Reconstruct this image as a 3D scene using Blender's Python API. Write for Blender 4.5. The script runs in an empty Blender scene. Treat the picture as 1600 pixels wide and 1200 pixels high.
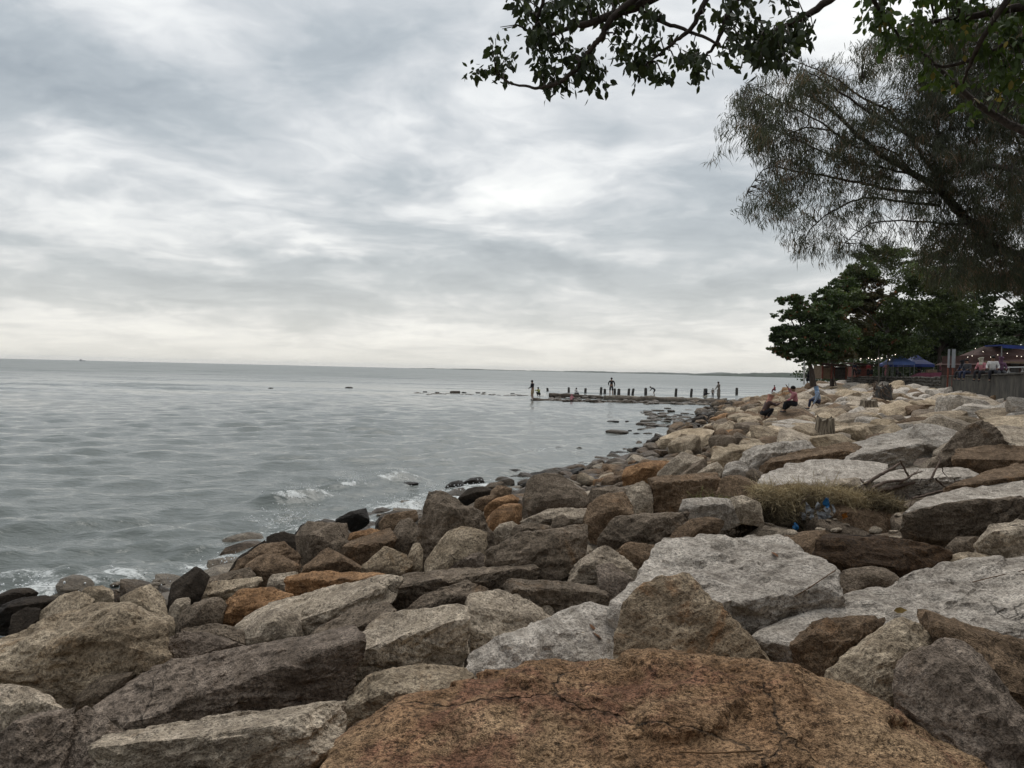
import bpy, bmesh, math, random
import numpy as np
from mathutils import Vector, Matrix

USE_HAZE = True
random.seed(7)
rng = np.random.default_rng(7)
R = math.radians
scene = bpy.context.scene
C = scene.collection

# ------------------------------------------------------------------ camera
CAM_Z = 2.7
FPX = 1208.0                       # focal length in pixels of the 1600 px wide frame
PITCH = math.atan(21.2 / FPX)
ROLL = math.atan(0.0235)
cam_data = bpy.data.cameras.new('camera')
cam_data.sensor_width = 36.0
cam_data.lens = FPX / 1600.0 * 36.0
cam_data.clip_start = 0.05
cam_data.clip_end = 60000.0
cam = bpy.data.objects.new('camera', cam_data)
CAM_ROT = Matrix.Rotation(math.pi / 2 - PITCH, 3, 'X') @ Matrix.Rotation(ROLL, 3, 'Z')
cam.matrix_world = Matrix.Translation((0, 0, CAM_Z)) @ CAM_ROT.to_4x4()
C.objects.link(cam)
scene.camera = cam

# ------------------------------------------------------------------ colour management
scene.view_settings.view_transform = 'Standard'
scene.view_settings.look = 'None'
scene.view_settings.gamma = 1.0
scene.view_settings.use_curve_mapping = False
scene.view_settings.exposure = 0.22
scene.render.engine = 'CYCLES'
scene.cycles.use_denoising = True
scene.cycles.max_bounces = 5
scene.cycles.diffuse_bounces = 3
scene.cycles.glossy_bounces = 3
scene.cycles.transparent_max_bounces = 8
scene.cycles.volume_bounces = 0

# ------------------------------------------------------------------ pixel helpers (photo frame 1600 x 1200)
def ray(px, py):
    d = CAM_ROT @ Vector(((px - 800.0) / FPX, -(py - 600.0) / FPX, -1.0))
    return d / d.y
def at(px, py, Y):
    d = ray(px, py)
    return Vector((d.x * Y, Y, CAM_Z + d.z * Y))
def hor(px):
    return 578.8 + (px - 800.0) * 0.0235
CRI = CAM_ROT.transposed()
def proj(p):
    v = CRI @ (Vector(p) - Vector((0, 0, CAM_Z)))
    return (800.0 + FPX * v.x / -v.z, 600.0 - FPX * v.y / -v.z)

# ------------------------------------------------------------------ node helpers
class NT:
    def __init__(s, tree):
        s.t = tree; s.n = tree.nodes; s.l = tree.links
    def new(s, typ, **kw):
        n = s.n.new(typ)
        for k, v in kw.items(): setattr(n, k, v)
        return n
    def put(s, sock, v):
        if isinstance(v, bpy.types.NodeSocket): s.l.new(v, sock)
        elif v is not None:
            if isinstance(v, (tuple, list)) and len(v) == 3 and sock.type == 'RGBA': v = (*v, 1)
            sock.default_value = v
    def m(s, op, a, b=None, c=None, clamp=False):
        n = s.new('ShaderNodeMath', operation=op, use_clamp=clamp)
        s.put(n.inputs[0], a)
        if b is not None: s.put(n.inputs[1], b)
        if c is not None: s.put(n.inputs[2], c)
        return n.outputs[0]
    def vm(s, op, a, b=None, scale=None):
        n = s.new('ShaderNodeVectorMath', operation=op)
        s.put(n.inputs[0], a)
        if b is not None: s.put(n.inputs[1], b)
        if scale is not None: s.put(n.inputs['Scale'], scale)
        return n.outputs['Value'] if op in ('LENGTH', 'DOT_PRODUCT') else n.outputs[0]
    def noise(s, vec, scale, detail=4, rough=0.55, dist=0.0, col=False):
        n = s.new('ShaderNodeTexNoise')
        s.put(n.inputs['Vector'], vec); s.put(n.inputs['Scale'], scale); s.put(n.inputs['Detail'], detail)
        s.put(n.inputs['Roughness'], rough); s.put(n.inputs['Distortion'], dist)
        return n.outputs['Color'] if col else n.outputs[0]
    def vor(s, vec, scale, feature='F1', out='Distance'):
        n = s.new('ShaderNodeTexVoronoi', feature=feature)
        s.put(n.inputs['Vector'], vec); s.put(n.inputs['Scale'], scale)
        return n.outputs[out]
    def mix(s, f, a, b, blend='MIX'):
        n = s.new('ShaderNodeMix', data_type='RGBA', blend_type=blend)
        s.put(n.inputs[0], f); s.put(n.inputs[6], a); s.put(n.inputs[7], b)
        return n.outputs[2]
    def ss(s, v, a, b):
        n = s.new('ShaderNodeMapRange', interpolation_type='SMOOTHSTEP')
        s.put(n.inputs[0], v); s.put(n.inputs[1], a); s.put(n.inputs[2], b)
        return n.outputs[0]
    def ramp(s, f, stops):
        n = s.new('ShaderNodeValToRGB'); e = n.color_ramp.elements
        while len(e) < len(stops): e.new(0.5)
        for i, (p, c) in enumerate(stops):
            e[i].position = p; e[i].color = (*c, 1)
        s.put(n.inputs[0], f)
        return n.outputs[0]
    def bump(s, h, dist, strength=1.0, normal=None):
        n = s.new('ShaderNodeBump')
        s.put(n.inputs['Height'], h); s.put(n.inputs['Distance'], dist); s.put(n.inputs['Strength'], strength)
        if normal is not None: s.put(n.inputs['Normal'], normal)
        return n.outputs[0]

# ------------------------------------------------------------------ world: overcast sky
SUN_EL, SUN_AZ = R(58), R(18)      # azimuth measured from +Y towards +X
world = bpy.data.worlds.new('World')
scene.world = world
world.use_nodes = True
w = NT(world.node_tree)
w.n.clear()
wout = w.new('ShaderNodeOutputWorld')
sky = w.new('ShaderNodeTexSky', sky_type='NISHITA')
sky.sun_disc = False
sky.sun_elevation = SUN_EL
sky.sun_rotation = SUN_AZ
sky.air_density = 1.5; sky.dust_density = 3.0
tc = w.new('ShaderNodeTexCoord')
sep = w.new('ShaderNodeSeparateXYZ'); w.put(sep.inputs[0], tc.outputs['Generated'])
dx, dy, dz = sep.outputs
up = w.m('MAXIMUM', dz, 0.0)
den = w.m('ADD', up, 0.15)
comb = w.new('ShaderNodeCombineXYZ')
w.put(comb.inputs[0], w.m('DIVIDE', dx, den)); w.put(comb.inputs[1], w.m('DIVIDE', dy, den)); w.put(comb.inputs[2], 0.0)
cp = comb.outputs[0]
warp = w.vm('SCALE', w.vm('SUBTRACT', w.noise(cp, 0.9, 4, 0.55, col=True), (0.5, 0.5, 0.5)), scale=1.1)
cpw = w.vm('ADD', cp, warp)
n1 = w.noise(cpw, 0.75, 6, 0.52)
n2 = w.noise(w.vm('MULTIPLY', cpw, (0.9, 1.15, 1.0)), 2.2, 7, 0.56)
n3 = w.noise(w.vm('MULTIPLY', cpw, (1.0, 1.0, 1.0)), 7.0, 5, 0.58)
val = w.m('ADD', w.m('MULTIPLY', w.m('SUBTRACT', n1, 0.5), 0.75), w.m('MULTIPLY', w.m('SUBTRACT', n2, 0.5), 0.85))
val = w.m('ADD', val, w.m('MULTIPLY', w.m('SUBTRACT', n3, 0.5), 0.22))
# the large cloud masses and openings, by bearing and elevation (radians)
az = w.m('ARCTAN2', dx, dy)
el = w.m('ARCSINE', dz)
wn = w.noise(w.vm('MULTIPLY', tc.outputs['Generated'], (1, 1, 2.2)), 5.0, 4, 0.6, col=True)
wsep = w.new('ShaderNodeSeparateXYZ'); w.put(wsep.inputs[0], wn)
az2 = w.m('ADD', az, w.m('MULTIPLY', w.m('SUBTRACT', wsep.outputs[0], 0.5), 0.42))
el2 = w.m('ADD', el, w.m('MULTIPLY', w.m('SUBTRACT', wsep.outputs[1], 0.5), 0.16))
BLOBS = [ # px, py, half-width px, half-height px, amount
    (760, 325, 110, 26, 0.20), (380, 330, 130, 45, 0.16), (80, 225, 90, 34, 0.16), (300, 60, 170, 50, 0.10),
    (640, 210, 150, 50, 0.12), (560, 410, 150, 16, 0.20), (130, 320, 110, 26, 0.15), (900, 285, 120, 40, 0.12),
    (60, 120, 130, 80, -0.20), (200, 300, 130, 30, -0.13), (590, 305, 90, 45, -0.17), (650, 110, 260, 60, -0.10),
    (850, 425, 330, 32, -0.26), (280, 435, 400, 26, -0.20), (1120, 330, 160, 45, -0.14), (1060, 190, 150, 60, -0.08),
    (700, 235, 90, 18, -0.08), (500, 475, 600, 14, -0.06), (1300, 60, 160, 70, 0.2), (1230, 490, 130, 12, 0.10),
    (560, 522, 700, 20, 0.10), (800, 545, 900, 18, 0.06)]
for (bx, by, bw, bh, amt) in BLOBS:
    d = ray(bx, by); d = d / d.length
    a0 = math.atan2(d.x, d.y); e0 = math.asin(d.z)
    u = w.m('DIVIDE', w.m('SUBTRACT', az2, a0), bw / FPX)
    v = w.m('DIVIDE', w.m('SUBTRACT', el2, e0), bh / FPX)
    g = w.m('EXPONENT', w.m('MULTIPLY', w.m('ADD', w.m('MULTIPLY', u, u), w.m('MULTIPLY', v, v)), -1.0))
    val = w.m('ADD', val, w.m('MULTIPLY', g, amt * 1.3))
val = w.m('ADD', val, 0.50)
cloud = w.ramp(val, [(0.12, (0.31, 0.355, 0.40)), (0.34, (0.42, 0.465, 0.505)), (0.50, (0.57, 0.60, 0.63)),
                     (0.63, (0.73, 0.75, 0.765)), (0.80, (0.86, 0.875, 0.87)), (0.95, (0.97, 0.97, 0.96))])
# towards the horizon the layer thins to a pale warm band
hz = w.m('EXPONENT', w.m('MULTIPLY', up, -11.0))
cloud = w.mix(w.m('MULTIPLY', hz, 0.80), cloud, (0.79, 0.755, 0.665))
skyc = w.new('ShaderNodeVectorMath', operation='SCALE'); w.put(skyc.inputs[0], sky.outputs[0]); skyc.inputs['Scale'].default_value = 0.10
bg_sky = w.new('ShaderNodeBackground'); w.put(bg_sky.inputs[0], sky.outputs[0]); bg_sky.inputs[1].default_value = 0.10
bg_cl = w.new('ShaderNodeBackground'); w.put(bg_cl.inputs[0], cloud); bg_cl.inputs[1].default_value = 1.0
mixs = w.new('ShaderNodeMixShader'); mixs.inputs[0].default_value = 0.96
w.l.new(bg_sky.outputs[0], mixs.inputs[1]); w.l.new(bg_cl.outputs[0], mixs.inputs[2])
w.l.new(mixs.outputs[0], wout.inputs['Surface'])
world.cycles.sampling_method = 'MANUAL'
world.cycles.sample_map_resolution = 512

sun_data = bpy.data.lights.new('sun', 'SUN')
sun_data.energy = 1.5
sun_data.angle = R(42)
sun_data.color = (1.0, 0.96, 0.90)
sun = bpy.data.objects.new('sun', sun_data)
sd = Vector((math.sin(SUN_AZ) * math.cos(SUN_EL), math.cos(SUN_AZ) * math.cos(SUN_EL), math.sin(SUN_EL)))
sun.rotation_euler = sd.to_track_quat('Z', 'Y').to_euler()
sun.location = (0, 0, 40)
C.objects.link(sun)

# ------------------------------------------------------------------ tagging
def tag(o, label=None, cat=None, group=None, kind=None):
    if label: o['label'] = label
    if cat: o['category'] = cat
    if group: o['group'] = group
    if kind: o['kind'] = kind
    return o
def empty(name, loc=(0, 0, 0), rz=0.0, **k):
    o = bpy.data.objects.new(name, None); o.location = loc; o.rotation_euler = (0, 0, rz)
    o.empty_display_size = 0.2
    C.objects.link(o); return tag(o, **k)
def link(name, me, mat=None, parent=None, loc=None, **k):
    o = bpy.data.objects.new(name, me)
    if mat is not None and len(me.materials) == 0: me.materials.append(mat)
    if loc is not None: o.location = loc
    C.objects.link(o)
    if parent is not None: o.parent = parent
    return tag(o, **k)
def np_mesh(name, V, F, smooth=True, attrs=None):
    """V (n,3) floats, F (m,k) ints with k 3 or 4"""
    V = np.ascontiguousarray(V, dtype=np.float32); F = np.ascontiguousarray(F, dtype=np.int32)
    me = bpy.data.meshes.new(name)
    m, k = F.shape
    me.vertices.add(len(V)); me.vertices.foreach_set('co', V.ravel())
    me.loops.add(m * k); me.loops.foreach_set('vertex_index', F.ravel())
    me.polygons.add(m)
    me.polygons.foreach_set('loop_start', np.arange(0, m * k, k, dtype=np.int32))
    me.polygons.foreach_set('loop_total', np.full(m, k, dtype=np.int32))
    me.polygons.foreach_set('use_smooth', np.full(m, smooth, dtype=bool))
    for an, av in (attrs or {}).items():
        a = me.attributes.new(an, 'FLOAT', 'POINT'); a.data.foreach_set('value', np.ascontiguousarray(av, dtype=np.float32))
    me.update(calc_edges=True)
    return me

# ------------------------------------------------------------------ numpy noise
def _h(ix, iy, iz, seed):
    h = (ix.astype(np.int64) * 374761393 + iy.astype(np.int64) * 668265263 + iz.astype(np.int64) * 2147483647 + seed * 1274126177) & 0xffffffff
    h = ((h ^ (h >> 13)) * 1274126177) & 0xffffffff
    h = ((h ^ (h >> 16)) * 2246822519) & 0xffffffff
    return ((h ^ (h >> 15)) & 0xffff) / 32767.5 - 1.0
def vnoise(P, seed=0):
    f = np.floor(P); t = P - f; t = t * t * t * (t * (t * 6 - 15) + 10)
    ix, iy, iz = f[:, 0].astype(np.int64), f[:, 1].astype(np.int64), f[:, 2].astype(np.int64)
    r = 0
    for a in (0, 1):
        wx = t[:, 0] if a else 1 - t[:, 0]
        for b in (0, 1):
            wy = t[:, 1] if b else 1 - t[:, 1]
            for c in (0, 1):
                wz = t[:, 2] if c else 1 - t[:, 2]
                r = r + _h(ix + a, iy + b, iz + c, seed) * wx * wy * wz
    return r
def fbm(P, freq, octs=4, gain=0.5, seed=0):
    s = 0; a = 1.0
    for o in range(octs):
        s = s + a * vnoise(P * freq + 17.3 * o, seed + o); freq *= 2.03; a *= gain
    return s

# ------------------------------------------------------------------ materials
def mat(name):
    m = bpy.data.materials.new(name); m.use_nodes = True
    t = NT(m.node_tree); b = t.n['Principled BSDF']
    b.inputs['Specular IOR Level'].default_value = 0.3
    return m, t, b
def simple(name, col, rough=0.8, var=0.25, scale=8.0, bump=0.0, metal=0.0, coat=0.0):
    m, t, b = mat(name)
    tcx = t.new('ShaderNodeTexCoord').outputs['Object']
    n = t.noise(tcx, scale, 5, 0.6)
    lo = tuple(c * (1 - var) for c in col); hi = tuple(min(1, c * (1 + var)) for c in col)
    t.put(b.inputs['Base Color'], t.mix(t.ss(n, 0.3, 0.7), lo, hi))
    b.inputs['Roughness'].default_value = rough; b.inputs['Metallic'].default_value = metal
    if bump: t.put(b.inputs['Normal'], t.bump(n, bump))
    return m
def rock_mat(name, c1, c2, stain, stain_amt=0.3, grain=1.0, pit=0.4, contrast=0.6, gscale=1.0):
    m, t, b = mat(name)
    WARM = (0.98, 0.92, 0.85); gscale *= 1.35; contrast *= 0.88
    c1, c2, stain = [tuple(x * k for x, k in zip(c, WARM)) for c in (c1, c2, stain)]
    oi = t.new('ShaderNodeObjectInfo')
    geo = t.new('ShaderNodeNewGeometry')
    rnd = oi.outputs['Random']
    off = t.vm('SCALE', (13.0, 7.0, 5.0), scale=rnd)
    p = t.vm('ADD', t.new('ShaderNodeTexCoord').outputs['Object'], off)
    # bedding direction differs from stone to stone
    vr = t.new('ShaderNodeVectorRotate', rotation_type='EULER_XYZ')
    t.put(vr.inputs['Vector'], p)
    rc = t.new('ShaderNodeCombineXYZ'); t.put(rc.inputs[0], t.m('MULTIPLY', rnd, 5.0)); t.put(rc.inputs[1], t.m('MULTIPLY', rnd, 9.0)); t.put(rc.inputs[2], t.m('MULTIPLY', rnd, 14.0))
    t.put(vr.inputs['Rotation'], rc.outputs[0])
    bed = t.noise(t.vm('MULTIPLY', vr.outputs[0], (2.2, 2.2, 15.0)), 1.0, 4, 0.65, 0.5)
    big = t.noise(p, 1.3, 5, 0.6, 0.4)
    med = t.noise(p, 7.5, 6, 0.66, 0.2)
    base = t.mix(t.ss(big, 0.32, 0.68), c1, c2)
    st = t.noise(t.vm('ADD', p, (3.1, 9.2, 4.4)), 1.9, 7, 0.70, 0.7)
    lo = 0.66 - 0.36 * stain_amt
    base = t.mix(t.m('MULTIPLY', t.ss(st, lo, lo + 0.12), min(1.0, 0.55 + stain_amt * 0.5)), base, stain)
    base = t.mix(0.85, base, t.mix(t.ss(med, 0.30, 0.72), (0.60, 0.58, 0.56), (1.28, 1.28, 1.28)), 'MULTIPLY')
    base = t.mix(0.55, base, t.mix(t.ss(bed, 0.36, 0.64), (0.62, 0.60, 0.57), (1.22, 1.22, 1.22)), 'MULTIPLY')
    g0 = t.noise(p, 19 * gscale, 4, 0.75)
    g1 = t.noise(p, 42 * gscale, 3, 0.75)
    g2 = t.noise(p, 105 * gscale, 2, 0.75)
    gr = t.m('ADD', t.m('ADD', t.m('MULTIPLY', g0, 0.3), t.m('MULTIPLY', g1, 0.38)), t.m('MULTIPLY', g2, 0.32))
    base = t.mix(contrast, base, t.mix(t.ss(gr, 0.40, 0.60), (0.22, 0.20, 0.18), (1.75, 1.72, 1.66)), 'MULTIPLY')
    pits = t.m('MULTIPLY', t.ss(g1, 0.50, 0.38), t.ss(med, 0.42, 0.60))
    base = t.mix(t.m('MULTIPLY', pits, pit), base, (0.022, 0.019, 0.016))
    # a few long cracks
    ck = t.vor(t.vm('ADD', vr.outputs[0], t.vm('SCALE', t.noise(p, 2.0, 5, 0.6, col=True), scale=0.35)), 0.75, 'DISTANCE_TO_EDGE')
    ckm = t.m('MULTIPLY', t.ss(ck, 0.006, 0.0), t.ss(t.noise(p, 0.9, 2), 0.55, 0.62))
    base = t.mix(t.m('MULTIPLY', ckm, 0.6), base, (0.03, 0.026, 0.02))
    # wet, algae darkened foot near the waterline
    sz = t.new('ShaderNodeSeparateXYZ'); t.put(sz.inputs[0], geo.outputs['Position'])
    wet = t.ss(t.m('ADD', sz.outputs[2], t.m('MULTIPLY', t.m('SUBTRACT', big, 0.5), 0.7)), 0.55, 0.2)
    base = t.mix(t.m('MULTIPLY', wet, 0.85), base, t.mix(1.0, base, (0.30, 0.29, 0.27), 'MULTIPLY'))
    t.put(b.inputs['Base Color'], base)
    t.put(b.inputs['Roughness'], t.m('SUBTRACT', 0.92, t.m('MULTIPLY', wet, 0.5)))
    b.inputs['Specular IOR Level'].default_value = 0.2
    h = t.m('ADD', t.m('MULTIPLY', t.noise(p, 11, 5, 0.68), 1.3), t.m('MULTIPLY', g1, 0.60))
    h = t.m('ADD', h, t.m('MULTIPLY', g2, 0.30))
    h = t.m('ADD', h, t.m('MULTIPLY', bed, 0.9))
    h = t.m('SUBTRACT', h, t.m('MULTIPLY', ckm, 0.6))
    nb = t.bump(t.noise(p, 2.6, 5, 0.62), 0.09, 0.8)
    t.put(b.inputs['Normal'], t.bump(h, 0.030 * grain, 1.0, nb))
    return m
M = {}
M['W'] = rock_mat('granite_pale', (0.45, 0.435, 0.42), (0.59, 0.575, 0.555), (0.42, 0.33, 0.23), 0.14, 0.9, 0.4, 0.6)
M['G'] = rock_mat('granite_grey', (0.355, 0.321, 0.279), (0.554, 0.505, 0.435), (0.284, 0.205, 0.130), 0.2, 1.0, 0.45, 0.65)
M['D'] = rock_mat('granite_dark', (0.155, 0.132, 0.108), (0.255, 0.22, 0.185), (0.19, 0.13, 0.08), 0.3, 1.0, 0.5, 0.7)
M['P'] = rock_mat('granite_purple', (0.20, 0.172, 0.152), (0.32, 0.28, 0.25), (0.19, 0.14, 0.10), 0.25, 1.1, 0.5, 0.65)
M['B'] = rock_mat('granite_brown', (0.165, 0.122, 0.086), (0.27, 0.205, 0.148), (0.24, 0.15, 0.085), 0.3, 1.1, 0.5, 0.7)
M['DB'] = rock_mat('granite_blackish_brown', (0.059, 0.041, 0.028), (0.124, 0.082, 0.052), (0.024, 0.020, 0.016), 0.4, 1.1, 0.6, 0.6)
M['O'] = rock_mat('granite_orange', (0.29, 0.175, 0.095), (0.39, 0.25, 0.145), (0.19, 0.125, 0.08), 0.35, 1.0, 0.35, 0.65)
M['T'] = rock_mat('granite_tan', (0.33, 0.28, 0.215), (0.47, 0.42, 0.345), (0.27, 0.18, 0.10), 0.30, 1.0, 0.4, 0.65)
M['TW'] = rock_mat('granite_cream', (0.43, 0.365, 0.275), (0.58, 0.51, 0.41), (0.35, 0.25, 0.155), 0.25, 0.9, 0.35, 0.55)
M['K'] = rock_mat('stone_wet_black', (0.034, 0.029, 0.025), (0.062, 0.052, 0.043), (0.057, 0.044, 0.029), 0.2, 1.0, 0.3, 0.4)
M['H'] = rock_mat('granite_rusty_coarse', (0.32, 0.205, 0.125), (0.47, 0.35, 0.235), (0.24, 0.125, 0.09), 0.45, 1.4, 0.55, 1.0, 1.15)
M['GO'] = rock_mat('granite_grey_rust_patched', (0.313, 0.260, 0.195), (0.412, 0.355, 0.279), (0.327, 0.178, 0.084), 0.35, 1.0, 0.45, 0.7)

# ------------------------------------------------------------------ the lie of the land
XS = np.array([(-60, -30), (0, -8), (6, -6.6), (8.6, -6.2), (9.6, -4.4), (12.3, -3.7), (15.1, -1.9), (18, -0.3), (21.7, 1.5), (25.5, 3.5), (32, 6.2), (41, 9.3), (54, 13.4), (66, 17.5), (76, 22), (90, 29), (120, 42), (200, 76), (600, 245), (3000, 1300)], float)
XW = np.array([(-60, -4), (0, 6.5), (3, 8.2), (30, 19.9), (39, 24.4), (60, 33.8), (75, 39), (100, 44), (140, 58), (200, 86), (600, 262), (3000, 1330)], float)
def xs(Y): return np.interp(Y, XS[:, 0], XS[:, 1])
def xw(Y): return np.interp(Y, XW[:, 0], XW[:, 1])
def zs(x, Y):
    a = xs(Y); b = xw(Y); s = (x - a) / np.maximum(b - a, 1.0)
    top = np.interp(Y, [0, 12, 32], [2.15, 1.95, 1.5])
    return np.where(s < 0, np.maximum((x - a) * 0.22, -1.6), top * np.minimum(s, 1.0))
def hit(px, py, h=0.0):
    """distance (world Y) at which the line of sight meets the rock surface raised by h"""
    d = ray(px, py); Y = 1.5
    while Y < 400:
        z = CAM_Z + d.z * Y
        if z <= float(zs(d.x * Y, Y)) + h or z <= 0.0: return Y
        Y *= 1.01
    return Y

gy = np.concatenate([np.arange(-20, 120, 1.0), np.array([130, 150, 180, 220, 300, 450, 700, 1100, 1800, 3000])])
sv = np.array([-3.0, -1.0, -0.4, -0.1, 0.0, 0.1, 0.2, 0.3, 0.4, 0.5, 0.6, 0.7, 0.8, 0.9, 0.985, 1.0, 1.012])
gv = []; 
for Y in gy:
    a, b = float(xs(Y)), float(xw(Y))
    row = []
    for s in sv:
        x = a + (b - a) * s
        z = (2.95 if s > 1.01 else float(zs(x, Y)) - 0.42)
        if s < 0: x = a + (b - a) * s; z = max(-2.0, (x - a) * 0.22 - 0.42)
        row.append((x, Y, z))
    for e in (6, 20, 60, 200, 1500, 6000): row.append((b + (b - a) * 0.012 + e, Y, 2.95))
    gv.append(row)
gv = np.array(gv); ny, nx = gv.shape[:2]
fl = gv.reshape(-1, 3).copy(); fl[:, 2] += np.where(fl[:, 2] < 2.5, fbm(fl, 0.8, 3) * 0.12, 0)
idx = np.arange(ny * nx).reshape(ny, nx)
gf = np.stack([idx[:-1, :-1], idx[:-1, 1:], idx[1:, 1:], idx[1:, :-1]], -1).reshape(-1, 4)
M['ground'] = simple('rubble_soil_gap_shade', (0.045, 0.038, 0.03), 0.95, 0.5, 3.0, 0.05)  # rubble ground; shade of the boulder gaps is put into its dark colour
link('ground', np_mesh('ground', fl, gf), M['ground'], kind='structure')

# ------------------------------------------------------------------ sea
def water():
    rs = list(np.exp(np.arange(math.log(4.0), math.log(260.0), 0.0085)))
    rs += list(np.exp(np.linspace(math.log(275.0), math.log(26000.0), 50)))
    rs = np.array(rs)
    az = np.radians(np.concatenate([np.linspace(-85, -46, 40), np.linspace(-45, 32, 620), np.linspace(33, 85, 30)]))
    rr, aa = np.meshgrid(rs, az, indexing='ij')
    X = rr * np.sin(aa); Y = rr * np.cos(aa)
    dr = np.gradient(rs)[:, None] * np.ones_like(aa)
    dr = np.maximum(dr, rr * np.radians(0.125))
    H = np.zeros_like(X)
    r2 = np.random.default_rng(3)
    wx = fbm(np.stack([X.ravel(), Y.ravel(), 0 * X.ravel()], 1), 0.12, 3, seed=5).reshape(X.shape)
    wy = fbm(np.stack([X.ravel(), Y.ravel(), 0 * X.ravel() + 9], 1), 0.35, 3, seed=8).reshape(X.shape)
    Xw, Yw = X + 0.2 * wx + 0.03 * wy, Y + 0.05 * wy
    for k in range(70):
        lam = 0.15 * (2.6 / 0.15) ** (k / 69.0)
        th = R(-28) + r2.normal(0, 0.5)
        amp = 0.0088 * lam ** 0.72 * r2.uniform(0.6, 1.4)
        fade = np.clip((lam / dr - 2.2) / 3.0, 0, 1)
        ph = (Xw * math.sin(th) + Yw * math.cos(th)) * 2 * math.pi / lam + r2.uniform(0, 7)
        s = np.sin(ph)
        H += amp * fade * (s + 0.3 * np.cos(2 * ph))
    H *= 0.85 + 0.25 * wx
    shore = xs(Y) - X
    foam = np.zeros_like(X)
    # small breakers close to the rocks
    for (px, py, ln, wd, am) in [(440, 782, .55, .22, .20), (490, 778, .5, .2, .15), (540, 764, .7, .2, .13), (600, 755, .6, .3, .17), (640, 753, .5, .2, .13), (425, 850, .6, .3, .12), (20, 905, .8, .3, .10), (180, 905, .7, .25, .10)]:
        d = ray(px, py); t = -CAM_Z / d.z; cx, cy = d.x * t, t
        th = R(22); u = (X - cx) * math.cos(th) + (Y - cy) * math.sin(th); v = -(X - cx) * math.sin(th) + (Y - cy) * math.cos(th)
        v = v + 0.25 * wy
        g = np.exp(-(u / ln) ** 2 - (v / wd) ** 2)
        H += am * g
        foam = np.maximum(foam, 0.95 * np.exp(-((u - 0.1) / (ln * 0.75)) ** 2 - ((v + wd * 0.35) / (wd * 0.9)) ** 2))
    near = np.exp(-np.maximum(shore, 0) / 0.8)
    patch = np.zeros_like(X)
    for (px, py, rad) in [(680, 775, 1.3), (620, 790, 1.0), (730, 765, 1.0), (440, 822, .7), (8, 985, .9), (850, 705, 1.4), (350, 888, .5), (520, 815, .8), (60, 930, .7)]:
        d = ray(px, py); t = -CAM_Z / d.z; cx, cy = d.x * t, t
        patch = np.maximum(patch, np.exp(-((X - cx) ** 2 + ((Y - cy) * 0.8) ** 2) / rad ** 2))
    foam = np.maximum(foam, near * 0.38 + patch * 0.60)
    foam = foam + 0.06 * np.clip(H / 0.06, -1, 1) * (foam > .08)
    V = np.stack([X, Y, H], -1).reshape(-1, 3)
    n, m = X.shape
    i = np.arange(n * m).reshape(n, m)
    F = np.stack([i[:-1, :-1], i[1:, :-1], i[1:, 1:], i[:-1, 1:]], -1).reshape(-1, 4)
    return np_mesh('sea', V, F[:, ::-1], True, {'foam': np.clip(foam, 0, 1.2).ravel()})
m, t, b = mat('sea_water')
geo = t.new('ShaderNodeNewGeometry'); P = geo.outputs['Position']
at_f = t.new('ShaderNodeAttribute', attribute_name='foam').outputs['Fac']
big = t.noise(P, 0.03, 3, 0.5)
base = t.mix(t.ss(big, 0.3, 0.7), (0.108, 0.122, 0.113), (0.14, 0.155, 0.145))
fn = t.m('ADD', t.m('MULTIPLY', t.noise(t.vm('MULTIPLY', P, (1.0, 1.6, 1.0)), 3.0, 8, 0.72, 0.8), 0.7), t.m('MULTIPLY', t.noise(P, 22.0, 4, 0.7), 0.3))
fm = t.m('MULTIPLY', t.ss(t.m('ADD', fn, t.m('MULTIPLY', at_f, 0.25)), 0.66, 0.80), t.m('MULTIPLY', t.ss(at_f, 0.04, 0.22), 0.9))
t.put(b.inputs['Base Color'], t.mix(fm, base, (0.62, 0.64, 0.63)))
rgh = t.m('ADD', 0.10, t.m('MULTIPLY', t.ss(t.vm('LENGTH', P), 15.0, 260.0), 0.22))
t.put(b.inputs['Roughness'], t.m('ADD', rgh, t.m('MULTIPLY', fm, 0.5)))
b.inputs['IOR'].default_value = 1.333
b.inputs['Specular IOR Level'].default_value = 0.5
stre = t.vm('MULTIPLY', P, (0.55, 1.35, 1.0))
h1 = t.noise(stre, 1.5, 4, 0.6, 0.1); h2 = t.noise(stre, 5.5, 4, 0.62, 0.0); h3 = t.noise(stre, 0.25, 3, 0.5)
dist = t.vm('LENGTH', P)
far = t.ss(dist, 18.0, 110.0)
nb = t.bump(h1, 0.20, 0.36)
nb = t.bump(h2, 0.035, 1.0, nb)
# beyond the resolved waves the ripples are slopes of a noise field
sl = t.vm('ADD', t.vm('SUBTRACT', t.noise(stre, 0.9, 3, 0.6, 0.3, col=True), (0.5, 0.5, 0.5)), t.vm('SUBTRACT', t.noise(t.vm('MULTIPLY', P, (0.12, 0.3, 1)), 0.35, 2, 0.5, col=True), (0.5, 0.5, 0.5)))
nf = t.vm('NORMALIZE', t.vm('ADD', t.vm('MULTIPLY', sl, (0.75, 0.95, 0.0)), (0.0, 0.0, 1.0)))
mx = t.new('ShaderNodeMix', data_type='VECTOR'); t.put(mx.inputs[0], far); t.put(mx.inputs[4], nb); t.put(mx.inputs[5], nf)
t.put(b.inputs['Normal'], t.vm('NORMALIZE', mx.outputs[1]))
M['sea'] = m
link('sea', water(), M['sea'], kind='structure')

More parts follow.
